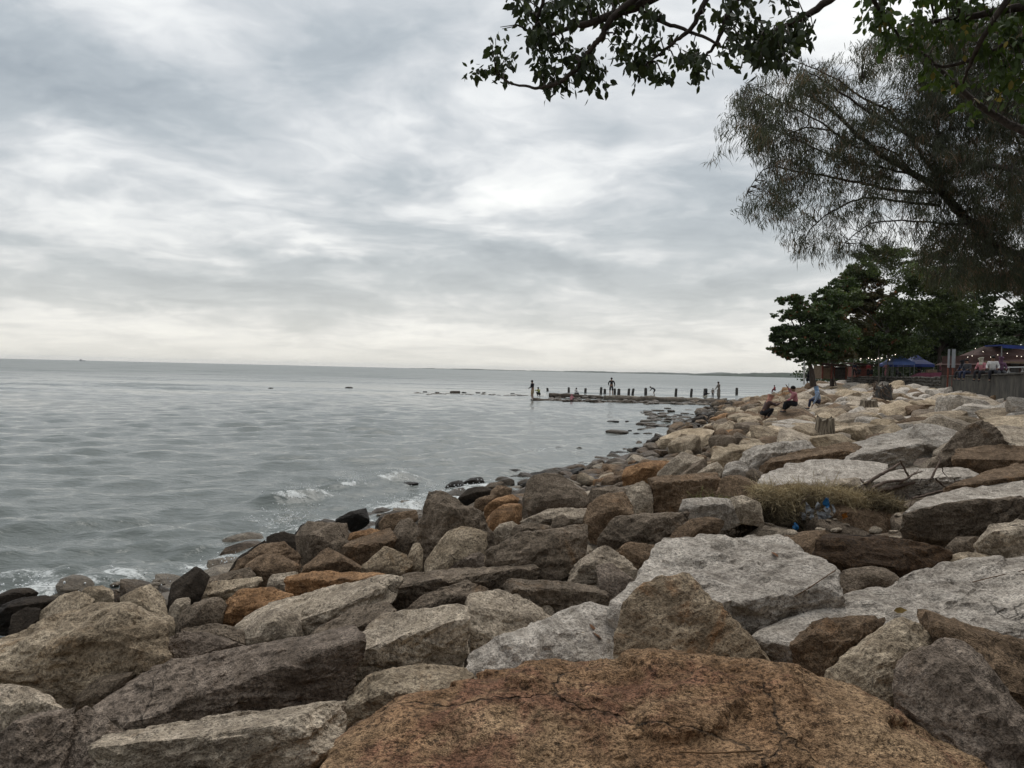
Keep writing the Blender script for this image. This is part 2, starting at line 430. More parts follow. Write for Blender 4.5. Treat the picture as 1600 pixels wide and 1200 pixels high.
# ------------------------------------------------------------------ boulders
_ico = {}
def ico(n):
    if n not in _ico:
        bm = bmesh.new(); bmesh.ops.create_icosphere(bm, subdivisions=n, radius=1.0)
        V = np.array([v.co[:] for v in bm.verts]); F = np.array([[v.index for v in f.verts] for f in bm.faces])
        bm.free(); _ico[n] = (V / np.linalg.norm(V, axis=1)[:, None], F)
    return _ico[n]
def hull_planes(Q):
    bm = bmesh.new()
    for q in Q: bm.verts.new(q)
    r = bmesh.ops.convex_hull(bm, input=bm.verts)
    bm.normal_update()
    N = []; D = []; A = []
    for f in bm.faces:
        a = f.calc_area()
        if a > 1e-5: N.append(f.normal[:]); D.append(f.normal.dot(f.verts[0].co)); A.append(a)
    bm.free()
    N = np.array(N); D = np.array(D); A = np.array(A)
    s = np.sign(D); s[s == 0] = 1; N = N * s[:, None]; D = np.abs(D)
    keep = []; used = np.zeros(len(N), bool)
    for i in np.argsort(-A):                      # merge nearly parallel facets
        if used[i]: continue
        g = (N @ N[i] > 0.925) & ~used; used |= g
        n = (N[g] * A[g][:, None]).sum(0); n /= np.linalg.norm(n)
        keep.append((n, (Q @ n).max() * 0.975))
    return np.array([k[0] for k in keep]), np.array([k[1] for k in keep])
def rock_shape(pts, sub, sharp=16.0, seed=0, lump=0.05, rough=0.014, chips=9):
    """a faceted, worn boulder filling the convex hull of pts; returns verts round its centre, faces and the centre"""
    pts = np.array(pts, float); c = pts.mean(0)
    Q = pts - c
    c2 = 0.5 * (Q.max(0) + Q.min(0)); c = c + 0.5 * c2; Q = pts - c
    U, S, Vt = np.linalg.svd(Q, full_matrices=False)
    S = np.maximum(S / math.sqrt(len(Q)), 1e-3); S = np.maximum(S, S[0] * 0.25) ** 0.8
    A = Q @ Vt.T / S
    N, D = hull_planes(A)
    rg = np.random.default_rng(seed + 11)
    u, F = ico(sub)
    if chips:                                      # knock corners off
        cn = rg.normal(size=(chips, 3)); cn /= np.linalg.norm(cn, axis=1)[:, None]
        cd = (A @ cn.T).max(0) * rg.uniform(0.74, 0.94, chips)
        N = np.vstack([N, cn]); D = np.concatenate([D, cd])
    D = np.maximum(D, 0.08)
    q = np.maximum(u @ N.T / D, 0)
    r = 1.0 / np.power(np.power(q, sharp).sum(1), 1.0 / sharp)
    r *= 1.025
    V = (u * r[:, None] * S) @ Vt
    size = np.linalg.norm(Q, axis=1).mean()
    dirn = V / np.linalg.norm(V, axis=1)[:, None]
    W = V + seed * 3.7
    disp = lump * size * fbm(W, 1.3 / size, 3, 0.5, seed)
    rid = 1 - np.abs(fbm(W, 3.2 / size, 3, 0.55, seed + 5)); disp += lump * 0.55 * size * (rid - 0.6)
    if sub >= 4: disp += rough * min(size, 1.0) * fbm(W, 11.0 / size, 5 if sub > 4 else 3, 0.62, seed + 9)
    if sub >= 5:                                   # rock-cleavage steps
        st = fbm(W * np.array([1, 1, 2.2]), 4.0 / size, 2, 0.5, seed + 21)
        disp += rough * 1.4 * min(size, 1.0) * np.tanh(st * 5)
    V = V + dirn * disp[:, None]
    return V, F, c

rocks = []
def boulder(label, mk, poly, ridge=None, lean=None, tilt=10.0, near=0.13, sharp=None, D=None, thick=0.55, lump=0.045, name='boulder', group=None, dz=0.0, chips=5):
    poly = [(float(a), float(b)) for a, b in poly]
    yb = max(p[1] for p in poly); xl = min(p[0] for p in poly); xr = max(p[0] for p in poly); yt = min(p[1] for p in poly)
    low = [p for p in poly if p[1] > yb - 0.25 * (yb - yt)]
    xm = sum(p[0] for p in low) / len(low)
    if D is None: D = hit(xm, yb, 0.12)
    sc = D / FPX; W = (xr - xl) * sc
    if lean is None: lean = 0.22 if ridge else 0.62
    pts = []; outl = []
    def yr_at(x):
        xsr = [p[0] for p in ridge]; return float(np.interp(x, xsr, [p[1] for p in ridge]))
    for (x, y) in poly:
        if ridge and y < yr_at(x) - 0.5:
            yr = yr_at(x); Yr = D + lean * (yb - yr) * sc
            pr = at(x, yr, Yr); d = ray(x, y); tt = math.tan(R(tilt))
            den = d.z - tt
            Yt = (pr.z - CAM_Z - tt * Yr) / den if den < -1e-3 else 1e9
            Yt = min(max(Yt, Yr + 0.15 * W), Yr + 0.75 * W + 0.1)
            p = at(x, y, Yt)
        else:
            p = at(x, y, D + lean * (yb - y) * sc)
        pts.append(p); outl.append((x, y, p.y))
    if ridge:
        for (x, y) in ridge:
            x = min(max(x, xl + 1), xr - 1)
            pts.append(at(x, y, D + lean * (yb - y) * sc))
    cx = sum(p[0] for p in poly) / len(poly); cy = sum(p[1] for p in poly) / len(poly)
    Yc = sum(o[2] for o in outl) / len(outl)
    if not ridge:
        rj = random.Random(int(cx * 7 + cy)); near = near * 1.25
        ax, ay = cx + rj.uniform(-.22, .22) * (xr - xl), cy + rj.uniform(-.15, .25) * (yb - yt)
        pts.append(at(ax, ay, Yc - near * W))
        bx_, by_ = cx - (ax - cx) * 1.2, cy + rj.uniform(-.25, .1) * (yb - yt)
        pts.append(at(bx_, by_, Yc - near * .75 * W))
    H = (yb - yt) * sc
    T = thick * min(W, 1.6 * H + 0.35 * W)
    for (x, y, Y) in outl:
        q = at(cx + (x - cx) * 0.72, cy + (y - cy) * 0.72, Y + T); pts.append(q)
        if y > cy: pts.append(at(cx + (x - cx) * 0.9, y, Y + 0.15 * T) - Vector((0, 0, 0.40 * H + 0.08)))
    wpx = xr - xl
    sub = 6 if wpx > 330 else 5 if wpx > 115 else 4 if wpx > 38 else 3
    if wpx > 900: sub = 7
    sd = len(rocks) + 1
    V, F, c = rock_shape(pts, sub, (max(sharp * 3.5, 45.0) if sharp and chips else sharp * 3.5 if sharp else 110.0), sd, lump * 0.6, 0.018, chips)
    me = np_mesh(name, V, F, False)
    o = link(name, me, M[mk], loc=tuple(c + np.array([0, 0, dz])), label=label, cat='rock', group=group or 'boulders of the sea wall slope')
    rocks.append(o); return o

TR = [
 ("huge rusty orange boulder with coarse pitted top filling the bottom centre edge", 'H', [(468,1200),(520,1140),(560,1105),(620,1080),(700,1062),(780,1050),(860,1036),(920,1027),(1000,1022),(1080,1022),(1150,1028),(1230,1040),(1290,1066),(1350,1092),(1410,1112),(1470,1140),(1560,1200),(1660,1300),(1620,1420),(900,1460),(380,1400),(380,1290)], [(400,1330),(700,1300),(1000,1290),(1300,1300),(1660,1330)], dict(tilt=14,D=2.15,lump=.045,sharp=5,lean=.3,chips=0)),
 ("long pale grey slab with a lit flat top beside the big rusty boulder", 'G', [(150,1205),(163,1158),(200,1147),(290,1139),(380,1117),(470,1107),(545,1103),(542,1130),(490,1190),(455,1260),(150,1270)], [(160,1162),(250,1163),(355,1156),(440,1132),(545,1108)], dict(tilt=8,D=2.75)),
 ("small upright grey stone with a pointed crest at the end of the pale slab", 'P', [(78,1215),(95,1150),(118,1110),(135,1102),(150,1116),(196,1143),(168,1162),(150,1220)], None, dict(D=2.95)),
 ("purple grey lump at the bottom left corner of the slope", 'P', [(-40,1180),(0,1148),(35,1122),(80,1108),(122,1108),(108,1150),(80,1230),(-40,1250)], None, dict(D=2.85)),
 ("dark boulder with thin pale rounded top at the left edge below the tan boulder", 'G', [(-70,1080),(0,1067),(40,1072),(75,1085),(105,1107),(60,1128),(0,1152),(-70,1160)], [(-70,1088),(0,1087),(40,1090),(80,1101),(105,1109)], dict(tilt=15)),
 ("big tan boulder with pale top and rusty front at the left edge", 'T', [(-70,1030),(0,998),(60,973),(110,956),(170,942),(200,941),(235,955),(260,985),(266,1010),(255,1045),(200,1058),(150,1080),(100,1105),(40,1085),(-70,1070)], [(-70,1060),(0,1040),(60,1014),(130,985),(200,960),(262,985)], dict(tilt=12,sharp=11)),
 ("small dark brown stone wedged below the big tan boulder", 'D', [(103,1106),(125,1078),(160,1055),(215,1047),(192,1078),(146,1110)], None, {}),
 ("long purplish boulder with a stepped ridge above the pale bottom slab", 'P', [(142,1107),(170,1075),(205,1052),(235,1043),(262,1050),(330,1046),(400,1015),(470,995),(545,984),(556,1005),(550,1045),(540,1102),(460,1115),(380,1122),(300,1134),(200,1147)], [(180,1138),(260,1098),(300,1086),(370,1060),(420,1037),(480,1011),(552,992)], dict(tilt=14,lump=.06)),
 ("dark purple wedge between the big tan boulder and the purplish long one", 'P', [(256,1050),(262,998),(285,988),(312,989),(350,998),(399,1018),(352,1042),(300,1054)], None, {}),
 ("thin olive slab lying behind the dark purple wedge", 'D', [(283,988),(310,978),(350,976),(385,985),(402,1016),(350,1004)], None, {}),
 ("speckled grey half dome stone in front of the long grey slab", 'G', [(376,1005),(385,973),(410,954),(440,947),(462,957),(480,998),(432,1014),(395,1019)], None, dict(near=.2)),
 ("long grey slab with a clean flat top running up to the right", 'G', [(336,988),(370,968),(420,945),(520,918),(600,899),(628,902),(624,935),(600,947),(545,965),(480,1000),(400,1004)], [(380,996),(425,983),(470,968),(540,953),(595,925),(628,905)], dict(tilt=9)),
 ("rounded bright orange boulder left of the long grey slab", 'O', [(340,974),(350,940),(375,922),(420,917),(445,924),(466,932),(420,951),(370,970)], None, dict(near=.2,sharp=9)),
 ("grey green rounded stone left of the bright orange boulder", 'D', [(270,985),(285,955),(320,935),(346,932),(356,945),(342,972),(310,987)], None, {}),
 ("flat olive slab behind the rounded orange boulder", 'T', [(285,950),(297,925),(330,910),(370,905),(409,902),(413,912),(380,922),(345,938),(300,950)], [(295,938),(345,922),(411,908)], {}),
 ("small grey stone beside the black shore rock", 'G', [(263,952),(275,935),(298,930),(296,952),(272,966)], None, {}),
 ("black wedge shaped rock standing at the water edge on the left", 'K', [(256,948),(268,915),(290,895),(308,884),(329,900),(322,915),(300,937),(262,958)], None, {}),
 ("flat dark stone just right of the black water edge wedge", 'D', [(302,920),(315,905),(350,899),(390,885),(402,900),(352,908),(345,922),(310,925)], None, {}),
 ("brown grey boulder sloping down to the water behind the round brown one", 'B', [(350,907),(375,875),(410,850),(445,847),(467,865),(474,885),(400,895)], None, {}),
 ("black sliver of rock along the left flank of the shore boulders", 'K', [(353,899),(380,866),(415,843),(420,852),(392,877),(366,902)], None, {}),
 ("round brown boulder with a smooth dome near the water", 'B', [(374,902),(385,880),(410,865),(440,863),(466,880),(474,897),(430,908),(395,909)], None, dict(near=.22,sharp=9)),
 ("pyramid shaped orange brown boulder above the long orange slab", 'B', [(470,895),(490,872),(514,859),(532,872),(562,882),(582,897),(520,900)], None, {}),
 ("long orange slab with a rounded front above the long grey slab", 'O', [(447,918),(455,900),(480,894),(540,893),(600,896),(612,905),(570,917),(520,927),(480,937),(450,932)], [(449,904),(500,903),(606,903)], dict(sharp=10)),
 ("smooth grey stone at the left end of the long orange slab", 'G', [(410,917),(425,897),(467,892),(456,905),(449,922),(420,925)], None, {}),
 ("black rounded rock at the waterline above the round brown boulder", 'K', [(414,852),(420,833),(440,828),(460,835),(464,857),(440,868)], None, {}),
 ("big dark brown boulder with a rounded back near the breaking waves", 'D', [(459,837),(475,818),(510,815),(546,822),(550,837),(520,852),(495,870),(468,871)], None, dict(near=.2)),
 ("low black rock behind the big dark brown boulder at the waves", 'K', [(460,834),(470,819),(500,813),(517,817),(500,826)], None, {}),
 ("small dark stone tucked right of the big dark brown boulder", 'D', [(488,864),(505,848),(530,837),(547,845),(532,864),(500,869)], None, {}),
 ("orange topped brown boulder with dark hollow beneath it", 'B', [(526,872),(540,850),(575,835),(612,826),(622,840),(602,862),(560,879),(535,875)], [(530,858),(570,848),(618,842)], {}),
 ("flat orange stone partly covered by the orange topped brown boulder", 'O', [(540,846),(548,832),(580,825),(598,829),(572,843)], None, {}),
 ("grey brown pointed stone left of the tall dark boulder", 'D', [(598,852),(615,830),(625,812),(640,808),(658,828),(657,850),(625,865),(604,865)], None, {}),
 ("orange brown flat rock at the wash line left of the tall dark boulder", 'B', [(590,818),(600,805),(625,800),(652,796),(655,812),(620,825),(595,828)], None, {}),
 ("pale khaki lumpy stone with a small peak above the long orange slab", 'T', [(563,887),(590,862),(602,854),(607,865),(636,866),(647,880),(642,895),(600,898),(570,896)], None, dict(lump=.09)),
 ("small khaki stone with a black shaded side under the tall boulder", 'T', [(633,870),(645,850),(655,846),(662,860),(658,888),(643,890)], None, {}),
 ("tall dark grey upright boulder rising above its neighbours near the waves", 'D', [(650,800),(657,775),(680,768),(700,772),(715,785),(745,800),(772,820),(778,832),(740,842),(705,850),(690,868),(672,880),(656,868)], None, dict(lean=.5,lump=.07)),
 ("large khaki grey boulder with a slanting face right of the tall dark one", 'T', [(655,895),(665,870),(685,850),(700,828),(725,822),(757,830),(762,860),(752,893),(700,898)], None, dict(tilt=20)),
 ("small purple grey stone at the foot of the slanting khaki boulder", 'P', [(692,893),(710,875),(745,858),(759,862),(754,894)], None, {}),
 ("large grey brown boulder with one broad flat face in the centre", 'D', [(750,883),(765,855),(800,837),(850,827),(900,821),(932,821),(937,835),(922,860),(892,902),(885,918),(820,896),(760,892)], None, dict(near=.07,sharp=20)),
 ("long flat grey slab below the broad faced centre boulder", 'D', [(613,948),(618,915),(640,895),(700,891),(780,887),(841,881),(848,895),(844,914),(780,908),(740,913),(700,920),(660,944),(630,953)], [(620,912),(660,905),(720,902),(800,898),(846,888)], dict(tilt=8)),
 ("dark wedge leaning under the long flat grey slab", 'D', [(626,958),(660,930),(700,917),(725,907),(750,914),(768,925),(702,948),(680,954)], None, dict(sharp=20)),
 ("flat brownish slab with a dark front right of the dark leaning wedge", 'D', [(776,917),(790,905),(830,907),(890,913),(940,917),(953,935),(902,948),(860,965),(828,945)], [(779,917),(830,925),(880,919),(948,922)], {}),
 ("pale grey boulder with a shaded left corner beside the flat topped purplish one", 'G', [(725,955),(735,930),(770,922),(800,929),(842,945),(865,963),(832,988),(785,1000),(735,1016)], [(727,956),(755,972),(797,1000)], dict(tilt=22)),
 ("small grey triangular stone between two larger pale boulders", 'G', [(834,947),(850,932),(862,940),(868,965),(845,971)], None, {}),
 ("big flat topped pale boulder with a dark purplish front in the lower centre", 'G', [(538,1024),(570,985),(600,961),(660,954),(700,947),(729,949),(734,975),(730,1012),(702,1043),(640,1052),(558,1064),(545,1048)], [(540,1032),(590,1007),(650,1000),(692,990),(731,957)], dict(tilt=12)),
 ("dark lumpy slab between the long grey slab and the flat topped pale boulder", 'D', [(468,1002),(520,968),(560,949),(600,942),(619,953),(602,978),(575,990),(540,1010),(480,1020)], [(490,1004),(560,975),(616,955)], {}),
 ("small purple grey stone in the gap left of the flat topped pale boulder", 'P', [(482,1014),(505,990),(530,984),(555,1000),(547,1030),(510,1030)], None, {}),
 ("cream grey rounded stone emerging left of the huge rusty boulder", 'T', [(530,1115),(555,1070),(590,1044),(620,1039),(660,1047),(700,1039),(742,1049),(760,1070),(640,1110),(560,1130)], None, dict(near=.18,sharp=9)),
 ("large pale rough boulder directly behind the huge rusty boulder", 'W', [(716,1052),(740,1015),(800,989),(880,954),(940,938),(975,938),(985,1010),(980,1050),(850,1070),(770,1070)], None, dict(near=.12,sharp=9,lean=1.3)),
 ("huge whitish domed boulder in the lower right centre", 'W', [(955,960),(990,905),(1020,869),(1050,849),(1100,841),(1160,837),(1215,841),(1270,864),(1302,890),(1317,915),(1314,938),(1260,958),(1190,992),(1150,1005),(1000,1015)], [(955,965),(1050,975),(1190,965),(1262,935),(1317,905)], dict(tilt=17,sharp=8,lump=.03)),
 ("upright slab with a rusty upper edge leaning on the whitish dome", 'GO', [(958,1040),(963,985),(980,945),(1000,915),(1030,897),(1075,895),(1105,925),(1140,965),(1180,1000),(1210,1032),(1190,1075),(1080,1080),(970,1075)], None, dict(lean=.55,near=.05,sharp=22,lump=.035)),
 ("huge flat pale slab running off the right edge of the slope", 'W', [(1176,990),(1230,965),(1300,940),(1360,920),(1430,904),(1480,889),(1600,867),(1750,862),(1750,1030),(1600,1050),(1500,1060),(1400,1075),(1290,1070),(1220,1030)], [(1176,997),(1240,1000),(1320,1005),(1500,1000),(1750,985)], dict(tilt=14,sharp=11,lump=.03,D=3.9)),
 ("dark rust pitted hollow faced stone under the huge flat pale slab", 'B', [(1228,992),(1250,974),(1330,964),(1387,971),(1352,1005),(1302,1035),(1290,1065),(1260,1034)], None, dict(D=3.75)),
 ("rounded tan boulder with a gritty face between rust pitted and grey stones", 'T', [(1280,1060),(1310,1020),(1360,985),(1420,964),(1457,984),(1466,1012),(1420,1060),(1402,1100),(1395,1125),(1330,1100)], None, dict(D=3.3,near=.15,sharp=10)),
 ("dark brown boulder sloping off the right edge behind the grey granite one", 'B', [(1425,967),(1500,979),(1560,989),(1600,1009),(1720,1070),(1700,1180),(1600,1140),(1540,1070),(1465,1010)], None, dict(D=3.2)),
 ("upright cool grey granite boulder at the lower right corner", 'P', [(1396,1052),(1420,1024),(1460,1004),(1492,998),(1522,1015),(1552,1060),(1602,1120),(1670,1210),(1620,1270),(1500,1220),(1440,1160),(1400,1110)], None, dict(D=2.65,near=.18,sharp=10)),
 ("dark grey stone in the hollow right of the whitish dome", 'D', [(1310,907),(1318,889),(1360,890),(1385,882),(1412,894),(1425,913),(1380,930),(1320,942)], None, {}),
 ("large dark brown boulder below the tangled debris", 'DB', [(1268,868),(1280,838),(1340,832),(1420,839),(1460,849),(1487,862),(1492,882),(1450,905),(1410,908),(1350,892),(1300,888)], None, dict(near=.15)),
 ("small tan stone at the top edge of the huge flat pale slab", 'T', [(1453,892),(1475,870),(1510,862),(1557,869),(1542,888),(1470,897)], None, {}),
 ("rounded grey boulder at the right edge under the long dark slab", 'G', [(1521,850),(1540,828),(1580,814),(1640,806),(1680,830),(1650,870),(1590,874),(1540,868)], None, dict(near=.18)),
 ("long dark slab with its shaded face toward the water at the right edge", 'D', [(1408,820),(1420,800),(1480,786),(1540,780),(1600,775),(1720,768),(1720,812),(1600,822),(1500,842),(1440,838)], None, dict(lean=.3,near=.04,sharp=22)),
 ("pale pinkish slab top lying behind the long dark slab", 'W', [(1415,800),(1440,780),(1500,764),(1600,750),(1720,745),(1720,778),(1600,784),(1480,796)], [(1415,802),(1500,790),(1600,782),(1720,776)], dict(tilt=6)),
 ("small dark stone in the gap under the long dark slab", 'D', [(1476,855),(1495,838),(1532,838),(1530,863),(1500,872)], None, {}),
 ("rusty brown slab slanting down left above the pinkish slab", 'B', [(1475,764),(1520,745),(1570,732),(1600,724),(1720,708),(1720,750),(1600,756),(1500,768)], [(1475,766),(1520,755),(1600,742),(1720,728)], {}),
 ("square brown block with a pale left face at the right edge", 'B', [(1486,724),(1495,704),(1560,699),(1720,692),(1720,728),(1600,731),(1545,744),(1533,738),(1490,734)], [(1488,712),(1535,722),(1600,724),(1720,722)], {}),
 ("dark pointed boulder rising like a fin above the brown block", 'D', [(1446,737),(1460,715),(1490,690),(1505,670),(1530,655),(1552,662),(1567,685),(1573,700),(1500,708),(1480,724),(1455,739)], None, dict(lean=.3,near=.06,sharp=18)),
 ("pale wedge with a black undercut front in the middle right", 'W', [(1315,714),(1345,695),(1390,687),(1440,687),(1444,693),(1427,714),(1395,719),(1360,728),(1330,727)], [(1315,716),(1350,722),(1378,704),(1442,691)], dict(lean=-.25,tilt=14,sharp=20)),
 ("broad pale slab with a gentle dome left of the dark fin boulder", 'W', [(1295,708),(1340,690),(1400,674),(1450,664),(1492,665),(1502,680),(1482,697),(1400,704),(1340,718)], [(1295,712),(1400,698),(1500,684)], dict(tilt=8)),
 ("broad bright white slab in the middle above the tangled debris", 'W', [(1178,757),(1200,738),(1240,722),(1300,717),(1390,724),(1402,745),(1362,760),(1280,768),(1200,766)], [(1178,759),(1280,758),(1402,745)], dict(tilt=8,sharp=9)),
 ("pinkish flat slab behind the dead driftwood branch", 'W', [(1346,752),(1400,735),(1450,731),(1530,734),(1543,742),(1502,754),(1440,762),(1370,768)], [(1346,756),(1450,745),(1543,742)], {}),
 ("white stone peeping out left of the tangled debris", 'W', [(1060,798),(1070,780),(1110,775),(1152,781),(1164,802),(1090,808)], None, {}),
 ("small speckled stone right beside the white one near the debris", 'G', [(1133,792),(1140,777),(1160,773),(1187,785),(1194,803)], None, {}),
 ("long squared brown block with a rounded rusty top edge", 'B', [(1008,764),(1015,748),(1060,741),(1118,739),(1126,755),(1127,777),(1080,785),(1018,788)], [(1010,752),(1060,749),(1122,746)], dict(lean=.2,sharp=14)),
 ("dark brown boulder at the right end of the squared brown block", 'B', [(1117,774),(1130,745),(1155,737),(1182,750),(1204,775),(1192,790),(1140,784)], None, {}),
 ("flat brown rock showing above the left part of the debris", 'B', [(1178,778),(1190,762),(1240,757),(1292,761),(1294,778)], None, {}),
 ("low grey stone under the root of the driftwood branch", 'G', [(1275,768),(1300,750),(1340,744),(1363,765),(1340,772)], None, {}),
 ("big dark lumpy boulder above the broad faced centre boulder", 'D', [(808,800),(822,762),(835,745),(850,739),(872,741),(892,755),(912,768),(921,785),(912,798),(860,806),(815,809)], None, dict(near=.15,lump=.07)),
 ("dark brown squarish boulder right of the big dark lumpy one", 'B', [(908,810),(920,785),(945,770),(975,767),(987,785),(993,807),(960,820),(930,822)], None, dict(near=.16)),
 ("grey stone behind the dark brown squarish boulder", 'D', [(912,783),(925,763),(960,757),(982,765),(978,788),(930,792)], None, {}),
 ("plain grey stone at the left end of the squared brown block", 'G', [(976,788),(980,760),(1005,750),(1018,760),(1022,787),(995,798)], None, {}),
 ("flat grey stone in front of the big dark lumpy boulder", 'G', [(812,815),(835,798),(880,793),(928,797),(923,818),(880,823),(830,829)], None, {}),
 ("little dark stone in front of the flat grey stone", 'D', [(858,828),(865,808),(880,803),(892,812),(887,826)], None, {}),
 ("fractured dark stone left of the broad faced boulder top", 'D', [(797,844),(805,822),(830,814),(862,822),(862,838)], None, dict(lump=.09)),
 ("grey stone between the tall dark boulder and the fractured one", 'G', [(766,836),(780,818),(800,814),(817,825),(812,844)], None, {}),
 ("wide grey brown boulder right of the dark squarish one", 'D', [(928,856),(940,830),(960,809),(1000,804),(1060,799),(1082,799),(1072,817),(1052,837),(1035,855),(980,864)], None, dict(near=.1)),
 ("rust brown boulder between the debris and the whitish dome", 'B', [(1030,862),(1050,830),(1080,811),(1110,807),(1132,815),(1127,828),(1090,845),(1050,862)], None, {}),
 ("pale topped boulder with a dark front left of the whitish dome", 'G', [(881,900),(900,880),(930,861),(950,856),(977,868),(1002,900),(962,925),(900,920)], [(883,896),(915,882),(935,880),(1002,898)], dict(tilt=22)),
 ("plum coloured wedge under the pale topped boulder", 'P', [(930,882),(950,878),(982,898),(995,912),(967,932),(938,918)], None, {}),
 ("dark brown domed boulder touching the whitish dome on its left", 'B', [(958,866),(975,850),(1005,840),(1027,850),(1035,867),(1022,888),(1005,898),(985,888)], None, {}),
 ("black rock standing in the white wash left of the slope", 'K', [(523,812),(545,800),(570,794),(577,808),(550,815)], None, {}),
 ("black flat rock in the wash behind the tall dark boulder", 'K', [(693,762),(705,752),(722,750),(728,760),(710,765)], None, {}),
 ("black smooth rock next to the wash above the grey brown stones", 'K', [(720,756),(735,746),(752,745),(757,752),(740,758)], None, {}),
 ("round grey brown stone at the wash with a pale cap", 'D', [(751,765),(765,754),(785,752),(795,760),(782,768)], None, {}),
 ("wet dark stone at the wash behind the tall dark boulder", 'K', [(713,780),(730,763),(755,759),(775,766),(745,782)], None, {}),
 ("brown stone tucked below the pale capped round one", 'B', [(763,786),(768,766),(778,758),(802,762),(793,778)], None, {}),
 ("small brown stone right behind the tall dark boulder", 'B', [(738,795),(745,780),(765,772),(778,775),(768,792)], None, {}),
 ("flat orange stone above the bright orange one near the wash", 'O', [(755,794),(775,778),(800,772),(815,777),(802,788),(770,799)], None, {}),
 ("bright orange slanted stone between the tall and the lumpy dark boulders", 'O', [(756,812),(775,795),(800,782),(817,785),(815,807),(792,824),(773,830)], None, dict(sharp=10)),
 ("orange flat topped stone above the plain grey stone", 'O', [(969,746),(975,728),(1000,719),(1030,718),(1052,722),(1054,737),(1010,749)], None, {}),
 ("small dark stone lying against the orange flat topped one", 'D', [(1001,745),(1010,729),(1025,725),(1034,733),(1030,746)], None, {}),
 ("grey angular pointed stone above the squared brown block", 'G', [(1023,743),(1045,722),(1068,706),(1085,715),(1104,718),(1101,730),(1080,742),(1050,745)], None, dict(sharp=22)),
 ("shaded side of the grey pointed stone, built as a dark slab", 'D', [(1058,745),(1084,723),(1100,716),(1106,722),(1099,738),(1080,746)], None, dict(near=.05)),  # the pointed stone's shaded side, put in as a dark rock of its own
 ("small grey stone right of the shaded side of the pointed stone", 'G', [(1088,741),(1105,727),(1120,721),(1132,732),(1127,744)], None, {}),
 ("long flat brown slab with a whitish top in the middle ground", 'TW', [(1108,710),(1112,704),(1150,696),(1200,689),(1208,695),(1182,714),(1130,726),(1120,718)], [(1108,708),(1150,704),(1208,695)], {}),
 ("speckled whitish boulder with a long tail to the right", 'W', [(1152,726),(1162,706),(1175,699),(1195,705),(1240,689),(1265,687),(1278,697),(1232,708),(1202,724),(1180,737),(1160,735)], None, {}),
 ("small whitish stone left of the dark square block", 'W', [(1128,742),(1135,724),(1150,718),(1166,725),(1171,741)], None, {}),
 ("small dark square block in front of the speckled whitish boulder", 'D', [(1163,740),(1175,730),(1195,738),(1187,754),(1170,748)], None, {}),
 ("long dark brown slab above the broad bright white slab", 'B', [(1180,740),(1200,720),(1260,703),(1330,692),(1347,696),(1343,714),(1300,723),(1220,731)], [(1182,730),(1260,712),(1345,700)], {}),
 ("black wet rock awash at the left edge of the shore", 'K', [(-30,940),(0,930),(20,919),(45,917),(62,925),(42,942),(0,948)], None, {}),
 ("flat purplish rock washed over by foam at the left edge", 'K', [(-30,965),(0,948),(40,934),(75,929),(93,935),(72,957),(20,962)], None, {}),
 ("black round rock surrounded by foam at the left edge", 'K', [(13,990),(20,960),(40,949),(64,950),(57,978),(30,1000)], None, {}),
 ("olive tan boulder sloping to the water on the left", 'T', [(43,990),(60,960),(95,930),(120,922),(152,935),(142,955),(100,970),(60,990)], None, {}),
 ("small round tan boulder at the top of the olive tan one", 'T', [(123,927),(135,917),(160,915),(176,922),(179,937),(155,946)], None, {}),
 ("brown boulder with a sharp right edge by the water left of centre", 'T', [(183,938),(215,919),(240,915),(256,930),(265,957),(240,964),(200,950)], None, {}),
 ("little tan stone beside the end of the big tan boulder", 'T', [(241,965),(255,958),(272,962),(275,983),(260,990)], None, {}),
]
for (lb, mk, poly, ridge, kw) in TR:
    boulder(lb, mk, poly, ridge, **kw)

# ---- the rest of the slope: scattered by a jittered grid over the whole sea wall
def scatter_pts(sp, Y0, Y1, s0, s1, seed):
    rg = np.random.default_rng(seed); out = []; Y = Y0
    while Y < Y1:
        st = sp * (1 + max(0, Y - 45) / 110)
        a, b = float(xs(Y)), float(xw(Y)); x = a + (b - a) * s0
        x += rg.uniform(0, st)
        while x < a + (b - a) * s1:
            out.append((x + rg.uniform(-.3, .3) * st, Y + rg.uniform(-.3, .3) * st, st)); x += st
        Y += st * 0.86
    return out
base_rocks = {}
def base_rock(k, sub):
    if (k, sub) not in base_rocks:
        rg = np.random.default_rng(100 + k)
        n = 11
        P = rg.normal(size=(n, 3)); P /= np.linalg.norm(P, axis=1)[:, None]
        P *= np.array([0.62, 0.44, 0.27 + 0.14 * rg.random()])
        P = np.vstack([P, [[.5, .1, .22], [-.5, -.1, .2], [0, .35, .24], [.1, -.4, -.2], [.4, .2, -.25], [-.4, -.2, -.25]]])
        V, F, c = rock_shape(P, sub, 110, 50 + k, 0.025, 0.020, 5)
        base_rocks[(k, sub)] = (V, F)
    return base_rocks[(k, sub)]
base_me = {}
def base_mesh(k, sub, mk):
    if (k, sub, mk) not in base_me:
        V, F = base_rock(k, sub); me = np_mesh('boulder', V, F, False); me.materials.append(M[mk]); base_me[(k, sub, mk)] = me
    return base_me[(k, sub, mk)]
def pick(s, rg):
    u = rg.random()
    if s < 0.10: return 'K' if u < .35 else 'D' if u < .65 else 'B'
    if s < 0.38: return 'B' if u < .30 else 'T' if u < .62 else 'D' if u < .78 else 'O' if u < .88 else 'TW'
    if s < 0.55: return 'T' if u < .26 else 'TW' if u < .42 else 'G' if u < .62 else 'W' if u < .76 else 'B' if u < .90 else 'D'
    return 'W' if u < .36 else 'TW' if u < .56 else 'G' if u < .76 else 'T' if u < .88 else 'B' if u < .95 else 'D'
